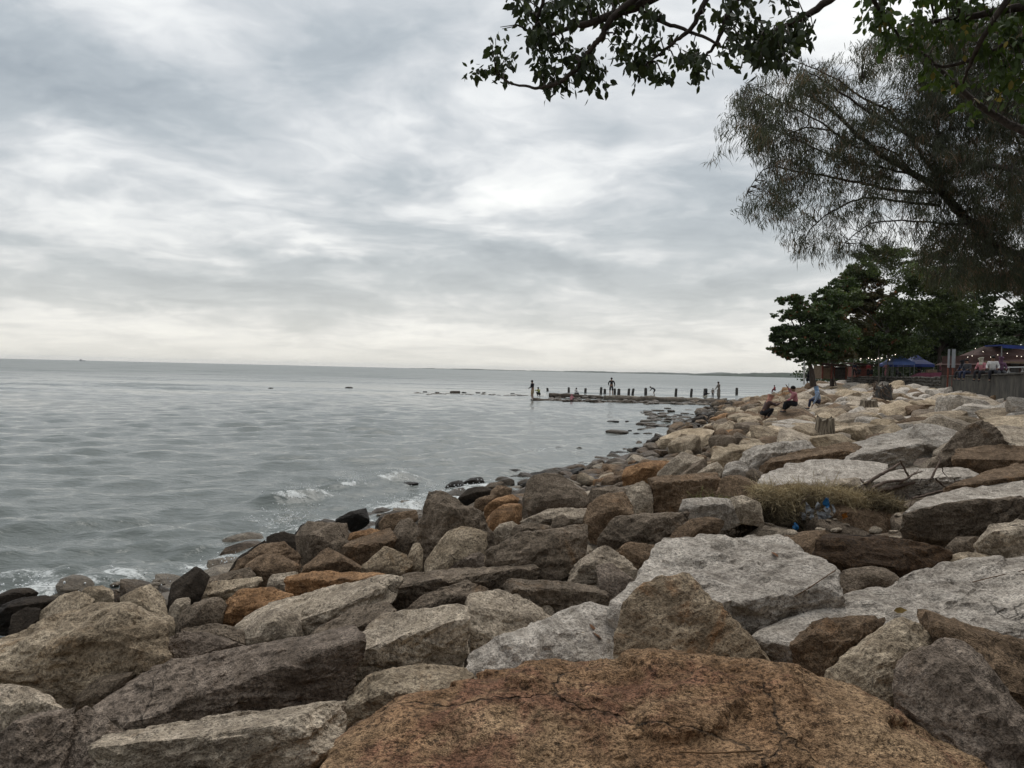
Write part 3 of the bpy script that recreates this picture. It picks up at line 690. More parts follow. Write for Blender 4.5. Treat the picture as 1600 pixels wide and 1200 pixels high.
NAME = dict(K='black wet', D='dark grey brown', B='brown', T='tan', O='orange', TW='cream coloured', G='grey', W='whitish', P='purplish')
rg = np.random.default_rng(21)
cand = []
for (x, Y, st) in scatter_pts(1.28, 13, 118, 0.0, 1.0, 4):
    s = (x - float(xs(Y))) / (float(xw(Y)) - float(xs(Y)))
    z = float(zs(x, Y)); px, py = proj((x, Y, z + .2))
    if px > 1680 or px < 300: continue
    if Y < 23 and py > 705: continue
    if py > 700 - (0 if px > 1150 else 0): continue
    sc = rg.uniform(0.75, 1.4) * st / 1.28
    if s < .12: sc *= .7
    if s > .38: sc *= rg.choice([.8, 1.25, 1.7])
    cand.append((x, Y, z + rg.uniform(-.12, .16) + .1, sc, s, px, py, 0))
# low fillers seen in the gaps between the near boulders
fill = []
for (x, Y, st) in scatter_pts(0.75, 2.2, 24, 0.0, 1.0, 9):
    z = float(zs(x, Y)); px, py = proj((x, Y, z))
    if not (-80 < px < 1680 and py < 1260) or py < 700: continue
    fill.append((x, Y, z - 0.26, rg.uniform(.75, 1.1) * (0.75 if Y < 9 else 1.0), (x - float(xs(Y))) / (float(xw(Y)) - float(xs(Y))), px, py, 1))
rg.shuffle(fill)
N_IND = 296 - len(TR) - 26
cand.sort(key=lambda c: -c[3] / c[1] * (1.0 if c[6] > 598 else .5))
ind = fill[:60] + cand[:N_IND - 60]
rest = fill[60:] + cand[N_IND - 60:]
def placed(c, V):
    rr = np.random.default_rng(int(abs(c[0] * 977 + c[1] * 131)) + 5)
    a = rr.uniform(-.9, .9) + .35; tx, ty = rr.normal(0, .16), rr.normal(0, .2) - .05
    return Matrix.Rotation(a, 4, 'Z') @ Matrix.Rotation(tx, 4, 'X') @ Matrix.Rotation(ty, 4, 'Y'), rr
LMK = [(1289,665,'the splintered stump'),(1379,612,'the root ball stump'),(1510,690,'the dark fin shaped boulder'),(1290,742,'the bright white slab'),(1196,635,'the squatting woman'),
 (1279,625,'the woman in the pale blue jacket'),(1487,590,'the sign boards'),(1560,600,'the men on the wall'.replace('men', 'people')),(1550,720,'the square brown block'),(1385,705,'the undercut pale wedge'),(1068,762,'the squared brown block'),
 (1140,632,'the jetty end'),(1240,800,'the debris heap'),(1010,735,'the orange flat topped stone'),(865,775,'the big lumpy dark boulder'),(710,815,'the tall dark boulder'),(1140,910,'the whitish dome'),(1070,970,'the rust edged slab'),
 (1000,1120,'the huge rusty boulder'),(1450,960,'the huge flat pale slab'),(640,1000,'the flat topped pale boulder'),(840,865,'the broad faced boulder'),(520,915,'the long orange slab'),(130,1010,'the big tan boulder'),(340,1080,'the long purplish boulder'),
 (480,950,'the long grey slab'),(640,620,'the stone wall'),(1400,612,'the stone wall'),(1330,640,'the low pale stump'),(1260,605,'the first almond trunk'),(950,690,'the long awash rock'),(1100,680,'the inner bay corner'),(1590,640,'the right edge of the slope'),(1190,700,'the speckled whitish boulder')]
byl = {}
for c in ind:
    Mx, rr = placed(c, None)
    near_f = c[7] == 1
    mk = str(rr.choice(['D', 'P', 'B', 'G', 'T'])) if near_f else pick(c[4], rr)
    sub = 4 if c[3] / c[1] * FPX > 42 else 3
    me = base_mesh(int(rr.integers(0, 14)), sub, mk)
    s = c[3]
    o = bpy.data.objects.new('boulder', me)
    o.matrix_world = Matrix.Translation((c[0], c[1], c[2])) @ Mx @ Matrix.Diagonal((s * rr.uniform(.95, 1.5), s * rr.uniform(.8, 1.2), s * rr.uniform(.6, 1.0) * (.8 if c[4] > .38 else 1), 1))
    C.objects.link(o)
    lm = min(LMK, key=lambda q: (q[0] - c[5]) ** 2 + ((q[1] - c[6]) * 1.6) ** 2)
    ddx, ddy = c[5] - lm[0], (c[6] - lm[1]) * 1.6
    rel = ('right of' if ddx > 0 else 'left of') if abs(ddx) > abs(ddy) else ('below' if ddy > 0 else 'above')
    byl.setdefault((NAME[mk] + (' stone low in a gap ' if near_f else ' boulder ') + rel + ' ' + lm[2]), []).append((ddx * ddx + ddy * ddy, o, near_f))
ORD = ['nearest', 'second nearest', 'third nearest', 'fourth nearest', 'fifth nearest', 'sixth nearest', 'seventh nearest', 'eighth nearest', 'ninth nearest']
for lab, lst in byl.items():
    lst.sort(key=lambda q: q[0])
    for k, (_d, o, nf) in enumerate(lst):
        tag(o, lab if len(lst) == 1 else lab + ', ' + ORD[min(k, 8)], 'rock', 'stones low between the near boulders' if nf else 'boulders of the sea wall slope')
# all the smaller remaining stones, one mass
byk = {}
for c in rest:
    Mx, rr = placed(c, None)
    mk = str(rr.choice(['D', 'P', 'B', 'G'])) if c[7] else pick(c[4], rr)
    byk.setdefault(mk, []).append((c, Mx, rr))
for (x, Y, st) in scatter_pts(0.62, 16, 100, -0.02, 0.99, 31):      # rubble between the boulders
    px, py = proj((x, Y, float(zs(x, Y))))
    if px > 1660 or px < 500 or py > 760: continue
    c = (x, Y, float(zs(x, Y)) + rg.uniform(-.18, .02), rg.uniform(.3, .62) * st / .62, (x - float(xs(Y))) / (float(xw(Y)) - float(xs(Y))), px, py, 0)
    Mx, rr = placed(c, None)
    byk.setdefault(pick(c[4], rr), []).append((c, Mx, rr))
mats = sorted(byk); Vs = []; Fs = []; MI = []; n0 = 0
for mi, mk in enumerate(mats):
    for (c, Mx, rr) in byk[mk]:
        V, F = base_rock(int(rr.integers(0, 14)), 2 if c[3] / c[1] * FPX < 25 else 3)
        T = np.array(Mx.to_3x3()); s = c[3] * rr.uniform(.85, 1.2, 3)
        Vs.append((V * s) @ T.T + np.array(c[:3])); Fs.append(F + n0); n0 += len(V); MI.append(np.full(len(F), mi, np.int32))
me = np_mesh('stone_rubble', np.vstack(Vs), np.vstack(Fs), False)
for mk in mats: me.materials.append(M[mk])
me.polygons.foreach_set('material_index', np.concatenate(MI))
link('stone_rubble', me, None, label='smaller stones filling the rest of the sea wall slope', cat='rubble', kind='stuff')

# ---- rocks standing in the water (px, py, width px, material)
SEA = [(664, 612.5, 8, 'K', 'leftmost dark rock of the line of rocks breaking the sea surface'), (683, 613.5, 8, 'K', 'low dark rock second in the line of rocks out at sea'),
 (711, 614, 18, 'D', 'broad grey brown rock, largest of the line out at sea'), (725, 614, 9, 'K', 'dark rock touching the broad grey brown rock out at sea'),
 (747, 614, 9, 'K', 'dark peaked rock halfway along the line out at sea'), (756, 614, 7, 'D', 'flat rock at the right side of the dark peaked one out at sea'),
 (766, 617, 6, 'K', 'tiny awash rock between the sea rocks and the jetty'), (801, 615.5, 8, 'K', 'small dark rock just left of the jetty logs'), (812, 618.5, 9, 'K', 'low dark rock against the left tip of the jetty'),
 (423, 607, 9, 'K', 'lone dark speck of rock far out on the left'), (545, 606.5, 13, 'K', 'long low rock far out in the open water'),
 (958, 659.5, 22, 'K', 'flat dark rock awash in the shallows before the jetty'), (980, 659, 6, 'K', 'tiny dark rock right of the flat one in the shallows'),
 (1015, 644, 22, 'K', 'black flat rock nearest the log jetty in the shallows'), (1030, 646.5, 5, 'K', 'tiny rock right of the black flat rock by the jetty'),
 (1010, 665.5, 9, 'K', 'small peaked black rock in the shallow bay'), (1048, 660, 24, 'K', 'string of low wet rocks at the inner bay edge'),
 (965, 677, 40, 'D', 'long grey rock awash in the shallows left of the slope'), (985, 674, 8, 'K', 'little rock behind the long grey awash rock'), (995, 679, 13, 'K', 'dark rock between the long awash rock and the slope'),
 (1013, 679, 16, 'D', 'grey peaked rock at the edge of the shallows'), (1060, 650, 16, 'K', 'dark wet rock at the innermost corner of the bay'),
 (873, 701, 15, 'K', 'black rock alone in the water off the slope'), (906, 702, 12, 'D', 'faint grey rock half awash off the slope'), (803, 738, 26, 'K', 'black rock with foam on top off the slope'), (640, 759, 30, 'K', 'flat black rock awash between two breakers')]
for i, (px, py, wpx, mk, lb) in enumerate(SEA):
    d = ray(px, py); Yw = -CAM_Z / d.z; wm = wpx / FPX * Yw
    me = base_mesh(i % 14, 3 if wpx < 20 else 4, mk)
    o = bpy.data.objects.new('boulder', me); s = wm / 1.15
    flat = .38 if wpx > 20 else .6
    if wpx > 14 and i == 2: flat = .8
    o.matrix_world = Matrix.Translation((d.x * Yw, Yw + .1, 0.02 * s)) @ Matrix.Rotation(.3 * math.sin(i * 5), 4, 'Z') @ Matrix.Diagonal((s, s * .8, max(s * flat, .22), 1))
    C.objects.link(o); tag(o, lb, 'rock', 'rocks standing in the sea')

# ------------------------------------------------------------------ vegetation helpers
def tube_geo(paths, sides=7):
    """paths: list of [(Vector, radius), ...] -> V, F of joined tapered tubes"""
    Vs = []; Fs = []; n0 = 0
    for path in paths:
        k = len(path)
        if k < 2: continue
        pts = np.array([p[0][:] for p in path], float); rad = np.array([p[1] for p in path])
        tg = np.gradient(pts, axis=0); tg /= np.maximum(np.linalg.norm(tg, axis=1)[:, None], 1e-9)
        ref = np.array([0.31, 0.17, 0.93]) if abs(tg[0][2]) < .8 else np.array([1.0, 0.1, 0.05])
        a = np.cross(tg, ref); a /= np.linalg.norm(a, axis=1)[:, None]; b = np.cross(tg, a)
        th = np.linspace(0, 2 * math.pi, sides, endpoint=False)
        ring = pts[:, None] + rad[:, None, None] * (a[:, None] * np.cos(th)[None, :, None] + b[:, None] * np.sin(th)[None, :, None])
        Vs.append(ring.reshape(-1, 3))
        i = np.arange(k * sides).reshape(k, sides) + n0
        j = np.roll(i, -1, 1)
        Fs.append(np.stack([i[:-1], j[:-1], j[1:], i[1:]], -1).reshape(-1, 4)); n0 += k * sides
    return np.vstack(Vs), np.vstack(Fs)
def curve_path(pts, r0, r1, n=6, wob=0.0, seed=0):
    """smooth polyline through Vectors with linear taper"""
    rg = random.Random(seed); P = [Vector(p) for p in pts]; out = []
    Q = [P[0] * 2 - P[1]] + P + [P[-1] * 2 - P[-2]]
    tot = (len(P) - 1) * n
    for i in range(1, len(Q) - 2):
        for k in range(n):
            t = k / n
            p = 0.5 * ((2 * Q[i]) + (-Q[i - 1] + Q[i + 1]) * t + (2 * Q[i - 1] - 5 * Q[i] + 4 * Q[i + 1] - Q[i + 2]) * t * t + (-Q[i - 1] + 3 * Q[i] - 3 * Q[i + 1] + Q[i + 2]) * t ** 3)
            f = ((i - 1) * n + k) / tot
            if wob: p = p + Vector([rg.uniform(-wob, wob) for _ in range(3)])
            out.append((p, r0 + (r1 - r0) * f))
    out.append((P[-1], r1)); return out
def foliage_mat(name, c1, c2, c3=None, f3=0.0, trans=0.25):
    m, t, b = mat(name)
    geo = t.new('ShaderNodeNewGeometry')
    r = t.new('ShaderNodeAttribute', attribute_name='tint').outputs['Fac']
    base = t.mix(r, c1, c2)
    if c3: base = t.mix(t.m('GREATER_THAN', r, 1.0 - f3), base, c3)
    t.put(b.inputs['Base Color'], base); b.inputs['Roughness'].default_value = 0.6
    tr = t.new('ShaderNodeBsdfTranslucent'); t.put(tr.inputs[0], t.mix(1.0, base, (1.6, 1.7, 0.9), 'MULTIPLY'))
    ms = t.new('ShaderNodeMixShader'); ms.inputs[0].default_value = trans
    out = [n for n in t.n if n.type == 'OUTPUT_MATERIAL'][0]
    t.l.new(b.outputs[0], ms.inputs[1]); t.l.new(tr.outputs[0], ms.inputs[2]); t.l.new(ms.outputs[0], out.inputs[0])
    return m
def bark_mat(name, c):
    return simple(name, c, 0.95, 0.4, 14.0, 0.02)
def leaves_geo(P, size, rg, droop=0.5, shape='leaf', dirs=None):
    """P (n,3) base points -> bent pointed leaves"""
    n = len(P)
    az = rg.uniform(0, 2 * math.pi, n)
    el = rg.normal(-droop, 0.45, n)
    if dirs is None: dirs = np.stack([np.cos(az) * np.cos(el), np.sin(az) * np.cos(el), np.sin(el)], 1)
    rnd = rg.normal(size=(n, 3)); side = np.cross(dirs, rnd); side /= np.linalg.norm(side, axis=1)[:, None]
    nor = np.cross(dirs, side)
    L = (size * rg.uniform(.6, 1.25, n))[:, None]
    if shape == 'leaf':
        Wd = L * rg.uniform(.20, .30, n)[:, None]; cv = rg.uniform(.05, .22, n)[:, None]
        V = np.stack([P, P + dirs * L * .25 + side * Wd * .85 - nor * L * .03, P + dirs * L * .25 - side * Wd * .85 - nor * L * .03,
                      P + dirs * L * .60 + side * Wd - nor * L * cv * .5, P + dirs * L * .60 - side * Wd - nor * L * cv * .5,
                      P + dirs * L * .42 + nor * L * .02, P + dirs * L - nor * L * cv * 1.6 + side * Wd * .3], 1).reshape(-1, 3)
        i = (np.arange(n) * 7)[:, None]
        F = np.concatenate([i + np.array([q]) for q in ([0, 1, 5], [0, 5, 2], [1, 3, 5], [5, 4, 2], [5, 3, 6], [5, 6, 4])], 0)
        return V, F
    Wd = L * 0.42
    V = np.stack([P, P + dirs * L * .38 + side * Wd - nor * L * .06, P + dirs * L * .38 - side * Wd - nor * L * .06,
                  P + dirs * L * .42 + nor * L * .03, P + dirs * L * 0.98 - nor * L * .16], 1).reshape(-1, 3)
    i = (np.arange(n) * 5)[:, None]
    F = np.concatenate([i + np.array([[0, 1, 3]]), i + np.array([[0, 3, 2]]), i + np.array([[3, 1, 4]]), i + np.array([[3, 4, 2]])], 0)
    return V, F
M['leaf'] = foliage_mat('leaf_green', (0.022, 0.030, 0.015), (0.045, 0.062, 0.022), (0.08, 0.10, 0.03), 0.05, 0.14)
M['leaf_lit'] = foliage_mat('leaf_green_lit', (0.035, 0.055, 0.016), (0.068, 0.10, 0.028), (0.18, 0.14, 0.04), 0.04, 0.25)  # same tree's leaves, coloured lighter for the limb that looks lit
M['needle'] = foliage_mat('casuarina_needles', (0.036, 0.042, 0.026), (0.072, 0.076, 0.044), (0.14, 0.095, 0.065), 0.15, 0.2)
M['almond'] = foliage_mat('almond_leaves', (0.032, 0.050, 0.020), (0.070, 0.100, 0.034), (0.13, 0.05, 0.02), 0.05, 0.2)
M['almond_red'] = foliage_mat('almond_leaves_reddish', (0.050, 0.052, 0.022), (0.095, 0.078, 0.035), (0.24, 0.095, 0.04), 0.08, 0.2)
M['bush_leaf'] = foliage_mat('bushy_tree_leaves', (0.045, 0.062, 0.022), (0.095, 0.125, 0.040), None, 0, 0.2)
M['dark_leaf'] = foliage_mat('dense_dark_leaves', (0.022, 0.034, 0.015), (0.052, 0.072, 0.028), None, 0, 0.15)
M['bark'] = bark_mat('bark_dark', (0.055, 0.043, 0.035))
M['bark_pale'] = bark_mat('bark_grey', (0.13, 0.115, 0.095))

# ------------------------------------------------------------------ casuarina leaning over the slope
def px_path(pts, Y0, Y1):
    n = len(pts); return [at(x, y, Y0 + (Y1 - Y0) * i / (n - 1)) for i, (x, y) in enumerate(pts)]
cas = empty('casuarina_tree', (19.5, 24, 2.4), label='tall feathery casuarina tree leaning over the slope from the right', cat='tree')
def to_local(geo, root):
    V, F = geo; return V - np.array(root.location[:]), F
CB = [ # pixel path, start Y, end Y, r0, r1
    ([(1760,470),(1600,405),(1554,383),(1517,350),(1479,308),(1462,292),(1425,271),(1371,237),(1329,200),(1290,165),(1240,140)], 24, 20, .30, .03),
    ([(1479,308),(1470,280),(1442,246),(1425,217),(1392,175),(1350,154),(1308,125),(1254,100)], 22.6, 20.5, .11, .02),
    ([(1760,330),(1640,280),(1567,262),(1517,254),(1454,227),(1400,200),(1367,180),(1300,135),(1262,112)], 23, 19, .16, .02),
    ([(1462,300),(1400,298),(1350,287),(1308,279),(1262,271),(1200,262),(1168,300)], 22, 19, .09, .012),
    ([(1467,321),(1408,315),(1350,310),(1300,330),(1265,360),(1256,395)], 22, 20.5, .07, .01),
    ([(1430,275),(1380,262),(1320,250),(1260,225),(1200,195),(1160,160)], 22, 18, .06, .01),
    ([(1760,260),(1640,215),(1558,183),(1496,146),(1450,105)], 24, 21, .16, .03),
    ([(1640,215),(1600,150),(1560,100),(1520,60)], 24, 22, .10, .02),
    ([(1371,237),(1330,225),(1280,190),(1230,165),(1180,140),(1150,150)], 21, 18.5, .05, .01),
    ([(1517,350),(1480,350),(1420,345),(1360,350),(1320,380),(1305,400)], 22.5, 21, .06, .01),
    ([(1400,200),(1360,170),(1345,130)], 21, 20, .05, .01),
    ([(1300,205),(1260,200),(1215,215),(1185,235)], 20.5, 19, .04, .01),
    ([(1700,430),(1640,330),(1600,250),(1580,190)], 26, 25, .12, .03),
    ([(1425,271),(1400,240),(1340,215),(1300,160),(1255,130)], 21.5, 19, .05, .01)]
paths = []; segs = []
for i, (pp, Y0, Y1, r0, r1) in enumerate(CB):
    cp_ = curve_path(px_path(pp, Y0, Y1), r0 * .62, r1 * .6, 5, 0.02, i); paths.append(cp_); segs.append(cp_)
# trunk, out of the frame on the right
trunk = curve_path([Vector((19.5, 24, 2.0)), Vector((19.3, 24, 5.0)), at(1760, 470, 24), at(1820, 380, 24.2), at(1800, 250, 24.2), at(1780, 60, 24), at(1760, -150, 24)], .42, .12, 6)
link('trunk', np_mesh('trunk', *to_local(tube_geo([trunk], 12), cas)), M['bark'], cas)
rg = np.random.default_rng(12)
def inpoly(x, y, poly):
    c = False; j = len(poly) - 1
    for i in range(len(poly)):
        xi, yi = poly[i]; xj, yj = poly[j]
        if (yi > y) != (yj > y) and x < (xj - xi) * (y - yi) / (yj - yi) + xi: c = not c
        j = i
    return c
CP = [(1132,160),(1165,128),(1200,112),(1235,98),(1262,92),(1300,95),(1335,85),(1345,60),(1500,20),(1760,-60),(1760,470),(1600,440),(1560,425),(1500,440),(1440,430),(1400,412),(1345,400),(1312,408),(1300,372),(1262,398),(1248,398),(1243,352),(1220,325),(1195,315),(1158,330),(1165,300),(1200,262),(1190,245),(1165,215),(1150,185)]
allp = [(q[0], i) for i, s_ in enumerate(segs) for q in s_]
AP = np.array([p[0][:] for p in allp])
APP = np.array([proj(p) for p in AP])
tw = []; roots = []
tries = 0
while len(roots) < 3000 and tries < 90000:
    tries += 1
    x = rg.uniform(1130, 1760); y = rg.uniform(-60, 470)
    if not inpoly(x, y, CP): continue
    # open windows of sky
    if ((x - 1380) / 45) ** 2 + ((y - 128) / 30) ** 2 < 1 and rg.random() < .8: continue
    if ((x - 1535) / 16) ** 2 + ((y - 275) / 12) ** 2 < 1 and rg.random() < .8: continue
    if ((x - 1500) / 60) ** 2 + ((y - 390) / 25) ** 2 < 1 and rg.random() < .5: continue
    dens = 0.30 + 0.75 * max(0, min(1, (vnoise(np.array([[x / 38., y / 30., 3.]]), 4)[0] + .75)))
    dens *= .45 if x < 1250 else .62 if x < 1440 else 1.6
    if y > 330 and x > 1480: dens *= 1.3
    if 1250 < x < 1480 and y > 300: dens *= .55
    if rg.random() > dens: continue
    dd = (APP[:, 0] - x) ** 2 + ((APP[:, 1] - y) * 1.3) ** 2 + np.where(APP[:, 1] > y + 10, 2500, 0)
    j = int(np.argmin(dd + rg.uniform(0, 600, len(dd))))
    a = AP[j]; Y = a[1] + rg.normal(0, 0.9)
    bpt = np.array(at(x, y, Y)[:])
    roots.append(bpt)
    mid = (a + bpt) / 2 + np.array([0, 0, 0.12 * np.linalg.norm(a - bpt)]) + rg.normal(0, .05, 3)
    if math.sqrt(dd[j]) < 120: tw.append([(Vector(a), .012), (Vector(mid), .007), (Vector(bpt), .004)])
link('branch', np_mesh('branch', *to_local(tube_geo(paths, 8), cas)), M['bark'], cas)
link('twigs', np_mesh('twigs', *to_local(tube_geo(tw, 4), cas)), M['bark'], cas, kind='stuff')
def sprays(roots, rg, per=30, ln=0.38, wd=0.007, spread=0.16, down=0.85):
    R_ = np.repeat(np.array(roots), per, 0); n = len(R_)
    tuft = np.repeat(rg.normal(0, .35, (len(roots), 3)), per, 0)
    base = R_ + rg.normal(0, spread, (n, 3)) * np.array([1.3, 1.3, .8])
    d = rg.normal(0, .38, (n, 3)) + tuft; d[:, 2] -= down; d /= np.linalg.norm(d, axis=1)[:, None]
    L = (ln * rg.uniform(.4, 1.2, n))[:, None]
    side = np.cross(d, rg.normal(size=(n, 3))); side /= np.linalg.norm(side, axis=1)[:, None]; side = side * wd
    p1 = base + d * L * .5; p2 = base + d * L; p2[:, 2] -= (L[:, 0] * .15)
    V = np.stack([base - side * .6, base + side * .6, p1 + side, p1 - side, p2], 1).reshape(-1, 3)
    i = (np.arange(n) * 5)[:, None]
    F = np.concatenate([i + np.array([[0, 1, 2]]), i + np.array([[0, 2, 3]]), i + np.array([[3, 2, 4]])], 0)
    tint = np.repeat(np.clip(np.repeat(rg.uniform(0, 1, len(roots)), per) + rg.normal(0, .12, n), 0, 1), 5)
    return V, F, tint
sub = []
for r_ in roots:                                   # hanging strings of tufts
    k = int(rg.integers(2, 5)); q = np.array(r_); dv = rg.normal(0, .12, 3); dv[2] = -abs(rg.normal(.22, .06))
    for j in range(k): sub.append(q + dv * j * .8 + rg.normal(0, .05, 3))
V, F, tint = sprays(sub, rg, 24, 0.21, 0.0075, 0.075, 1.0)
link('needles', np_mesh('needles', V - np.array(cas.location[:]), F, False, {'tint': tint}), M['needle'], cas, kind='stuff')

# ------------------------------------------------------------------ broad-leaved tree hanging over the camera from the right
ov = empty('overhanging_tree', (9.2, 3.4, 2.2), label='dark broad leaved tree whose leafy branches hang into the top of the view', cat='tree')
OB = [ # px path, Y0, Y1, r0, r1
    ([(1480,-330),(1300,-150),(1120,-60),(1007,4),(925,34),(895,41),(850,60)], 5.6, 6.2, .06, .012),
    ([(1040,-40),(962,22),(940,56),(925,75),(899,109),(876,127),(850,136),(827,136),(797,129),(775,116)], 5.8, 6.3, .028, .006),
    ([(1180,-100),(1103,0),(1082,41),(1052,67),(1034,82),(1000,110)], 5.7, 6.1, .026, .006),
    ([(990,10),(1034,34),(1075,49),(1116,66),(1130,75)], 6.0, 5.8, .018, .008),
    ([(1230,-110),(1150,0),(1131,41),(1116,71),(1097,94),(1085,110)], 5.7, 6.0, .026, .006),
    ([(1480,-150),(1380,-70),(1296,0),(1251,28),(1225,41),(1195,60)], 5.4, 5.8, .04, .010),
    ([(1700,-60),(1620,0),(1540,22),(1480,30),(1420,40)], 6.5, 7.5, .05, .012),
    ([(1640,-100),(1560,20),(1520,90),(1505,130)], 6.4, 7.2, .035, .010),
    ([(1700,40),(1600,60),(1540,85),(1480,104),(1440,95)], 6.8, 7.6, .035, .008),
    ([(1660,230),(1600,205),(1570,190),(1520,156),(1480,120),(1450,90),(1400,60)], 7.5, 8.0, .05, .010),
    ([(1330,-60),(1370,10),(1400,50),(1420,80)], 6.8, 7.6, .025, .008),
    ([(870,-60),(850,0),(836,40),(830,70)], 6.0, 6.3, .02, .006)]
opaths = [curve_path(px_path(pp, a, b), r0, r1, 6, 0.006, 40 + i) for i, (pp, a, b, r0, r1) in enumerate(OB)]
crown_c = Vector((7.6, 4.2, 6.6))
opaths.append(curve_path([Vector((9.0, 3.6, 5.2)), Vector((7.5, 4.6, 6.3)), at(1480, -330, 5.6)], .16, .07, 6))
opaths.append(curve_path([Vector((9.0, 3.6, 5.0)), Vector((8.3, 5.6, 5.8)), at(1700, -60, 6.5)], .14, .06, 6))
opaths.append(curve_path([Vector((9.0, 3.6, 5.0)), Vector((8.4, 6.0, 4.9)), at(1660, 230, 7.5)], .10, .05, 6))
opaths.append(curve_path([Vector((9.0, 3.6, 5.3)), Vector((6.0, 2.2, 7.0)), Vector((2.5, 1.0, 7.6))], .15, .05, 6))
opaths.append(curve_path([Vector((9.0, 3.6, 5.3)), Vector((6.5, 0.0, 6.8)), Vector((4.0, -3.0, 7.2))], .15, .05, 6))
link('trunk', np_mesh('trunk', *to_local(tube_geo([curve_path([Vector((9.4, 3.2, 1.6)), Vector((9.3, 3.4, 3.5)), Vector((9.0, 3.6, 5.4))], .30, .20, 5)], 12), ov)), M['bark'], ov)
link('branch', np_mesh('branch', *to_local(tube_geo(opaths, 8), ov)), M['bark'], ov)
CL = [ # cluster centre px, radii px, number of leaves, Y, lit limb?
    (835,22,32,42,150,6.3,0),(865,55,34,44,150,6.3,0),(880,105,34,32,120,6.3,0),(848,110,16,34,50,6.3,0),(865,140,26,12,36,6.3,0),
    (775,112,22,12,34,6.3,0),(790,88,16,18,26,6.3,0),(737,122,9,12,18,6.3,0),(770,68,5,12,7,6.3,0),(783,50,5,6,4,6.3,0),
    (910,15,50,22,150,6.2,0),(935,125,16,24,70,6.3,0),(920,95,16,14,30,6.3,0),(975,25,40,26,110,6.1,0),(990,80,34,26,95,6.1,0),(1005,105,18,24,60,6.1,0),
    (1035,45,26,22,50,6.0,0),(1030,125,10,8,22,6.1,0),(1072,95,22,26,80,6.0,0),(1085,120,14,10,24,6.0,0),(1100,15,12,16,10,5.9,0),(1112,108,6,6,5,5.9,0),
    (1150,30,30,30,95,5.8,0),(1170,75,36,30,170,5.8,0),(1215,75,40,32,190,5.8,0),(1245,45,26,20,70,5.8,0),(1210,108,34,12,40,5.8,0),(1155,5,30,10,24,5.8,0),(1265,50,10,12,10,5.8,0),
    (940,-20,90,25,170,6.1,0),(1060,-20,50,18,40,5.9,0),(1200,-10,60,12,26,5.8,0),
    (1370,20,34,36,170,7.3,1),(1400,60,34,28,140,7.4,1),(1345,35,12,20,26,7.3,1),(1440,60,36,44,190,7.5,1),(1480,30,50,36,190,7.3,1),(1470,118,22,24,90,7.7,1),(1490,135,24,12,50,7.8,1),
    (1530,50,46,46,190,7.2,1),(1590,40,46,54,240,7.0,1),(1570,120,36,40,120,7.3,1),(1600,100,40,50,150,7.0,1),(1420,-20,100,26,200,7.2,1),(1560,-20,90,26,220,6.9,1),(1620,160,24,26,40,7.2,1),(1510,175,26,14,36,7.8,1)]
PB = {0: [], 1: []}; otw = []
OPP = np.array([q[0][:] for p_ in opaths for q in p_]); OPX = np.array([proj(p) if p[1] > 1 else (9e3, 9e3) for p in OPP])
for (cx, cy, rx, ry, n, Y, k) in CL:
    n = int(n * (1.3 if k == 0 else 1.05)); ncl = max(2, n // 9)
    for _ in range(ncl):
        r_ = math.sqrt(rg.random()); th = rg.uniform(0, 2 * math.pi)
        x = cx + rx * r_ * math.cos(th); y = cy + ry * r_ * math.sin(th) - 4
        q = np.array(at(x, y, Y + rg.normal(0, .28))[:])
        j = int(np.argmin((OPX[:, 0] - x) ** 2 + (OPX[:, 1] - y) ** 2))
        a = OPP[j]; mid = (a + q) / 2 + np.array([0, 0, .04])
        otw.append([(Vector(a), .006), (Vector(mid), .0042), (Vector(q), .0025)])
        m_ = n // ncl
        f = rg.uniform(0.55, 1.12, m_)[:, None]
        PB[k].append(mid + (q - mid) * f + rg.normal(0, .035, (m_, 3)))
link('twigs', np_mesh('twigs', *to_local(tube_geo(otw, 4), ov)), M['bark'], ov, kind='stuff')
lo = np.array(ov.location[:])
n_single = 0
for k in (0, 1):
    P_ = np.vstack(PB[k]); rg.shuffle(P_)
    if k == 0:
        take = 288; sizes = []
        for v in range(6):                          # six leaf shapes shared by the single leaves
            V1, F1 = leaves_geo(np.zeros((1, 3)), 0.080, np.random.default_rng(60 + v), .9)
            sizes.append(np_mesh('leaf', V1, F1, True, {'tint': np.full(7, rg.random())}))
            sizes[-1].materials.append(M['leaf'])
        for i in range(take):
            o = bpy.data.objects.new('leaf', sizes[i % 6]); C.objects.link(o); o.parent = ov
            o.location = P_[i] - lo; o.rotation_euler = (rg.normal(0, .3), rg.normal(0, .3), rg.uniform(0, 6.28))
        P_ = P_[take:]
    V, F = leaves_geo(P_, 0.074 if k == 0 else 0.085, rg, .9)
    link('foliage', np_mesh('foliage', V - lo, F, True, {'tint': np.repeat(rg.uniform(0, 1, len(P_)), 7)}), M['leaf_lit' if k else 'leaf'], ov, kind='stuff')
# the crown above and behind the viewer, which shades the near boulders
def blob_pts(c, r, n, rg, shell=.45):
    v = rg.normal(size=(n, 3)); v /= np.linalg.norm(v, axis=1)[:, None]
    return np.array(c) + v * (rg.random(n) ** shell)[:, None] * np.array(r)
cp2 = np.vstack([blob_pts(c, r, n, rg) for c, r, n in [((9.2, 1.5, 7.2), (2.6, 3.0, 1.5), 1800), ((6.0, -2.0, 7.6), (3.0, 2.4, 1.3), 1500), ((10.5, 5.0, 6.4), (2.0, 2.4, 1.5), 1100), ((9, -3, 6), (3.5, 3.5, 2), 2000)]])
V, F = leaves_geo(cp2, 0.24, rg, .4, 'broad')
link('crown', np_mesh('crown', V - lo, F, True, {'tint': np.repeat(rg.uniform(0, 1, len(cp2)), 5)}), M['leaf'], ov, kind='stuff')

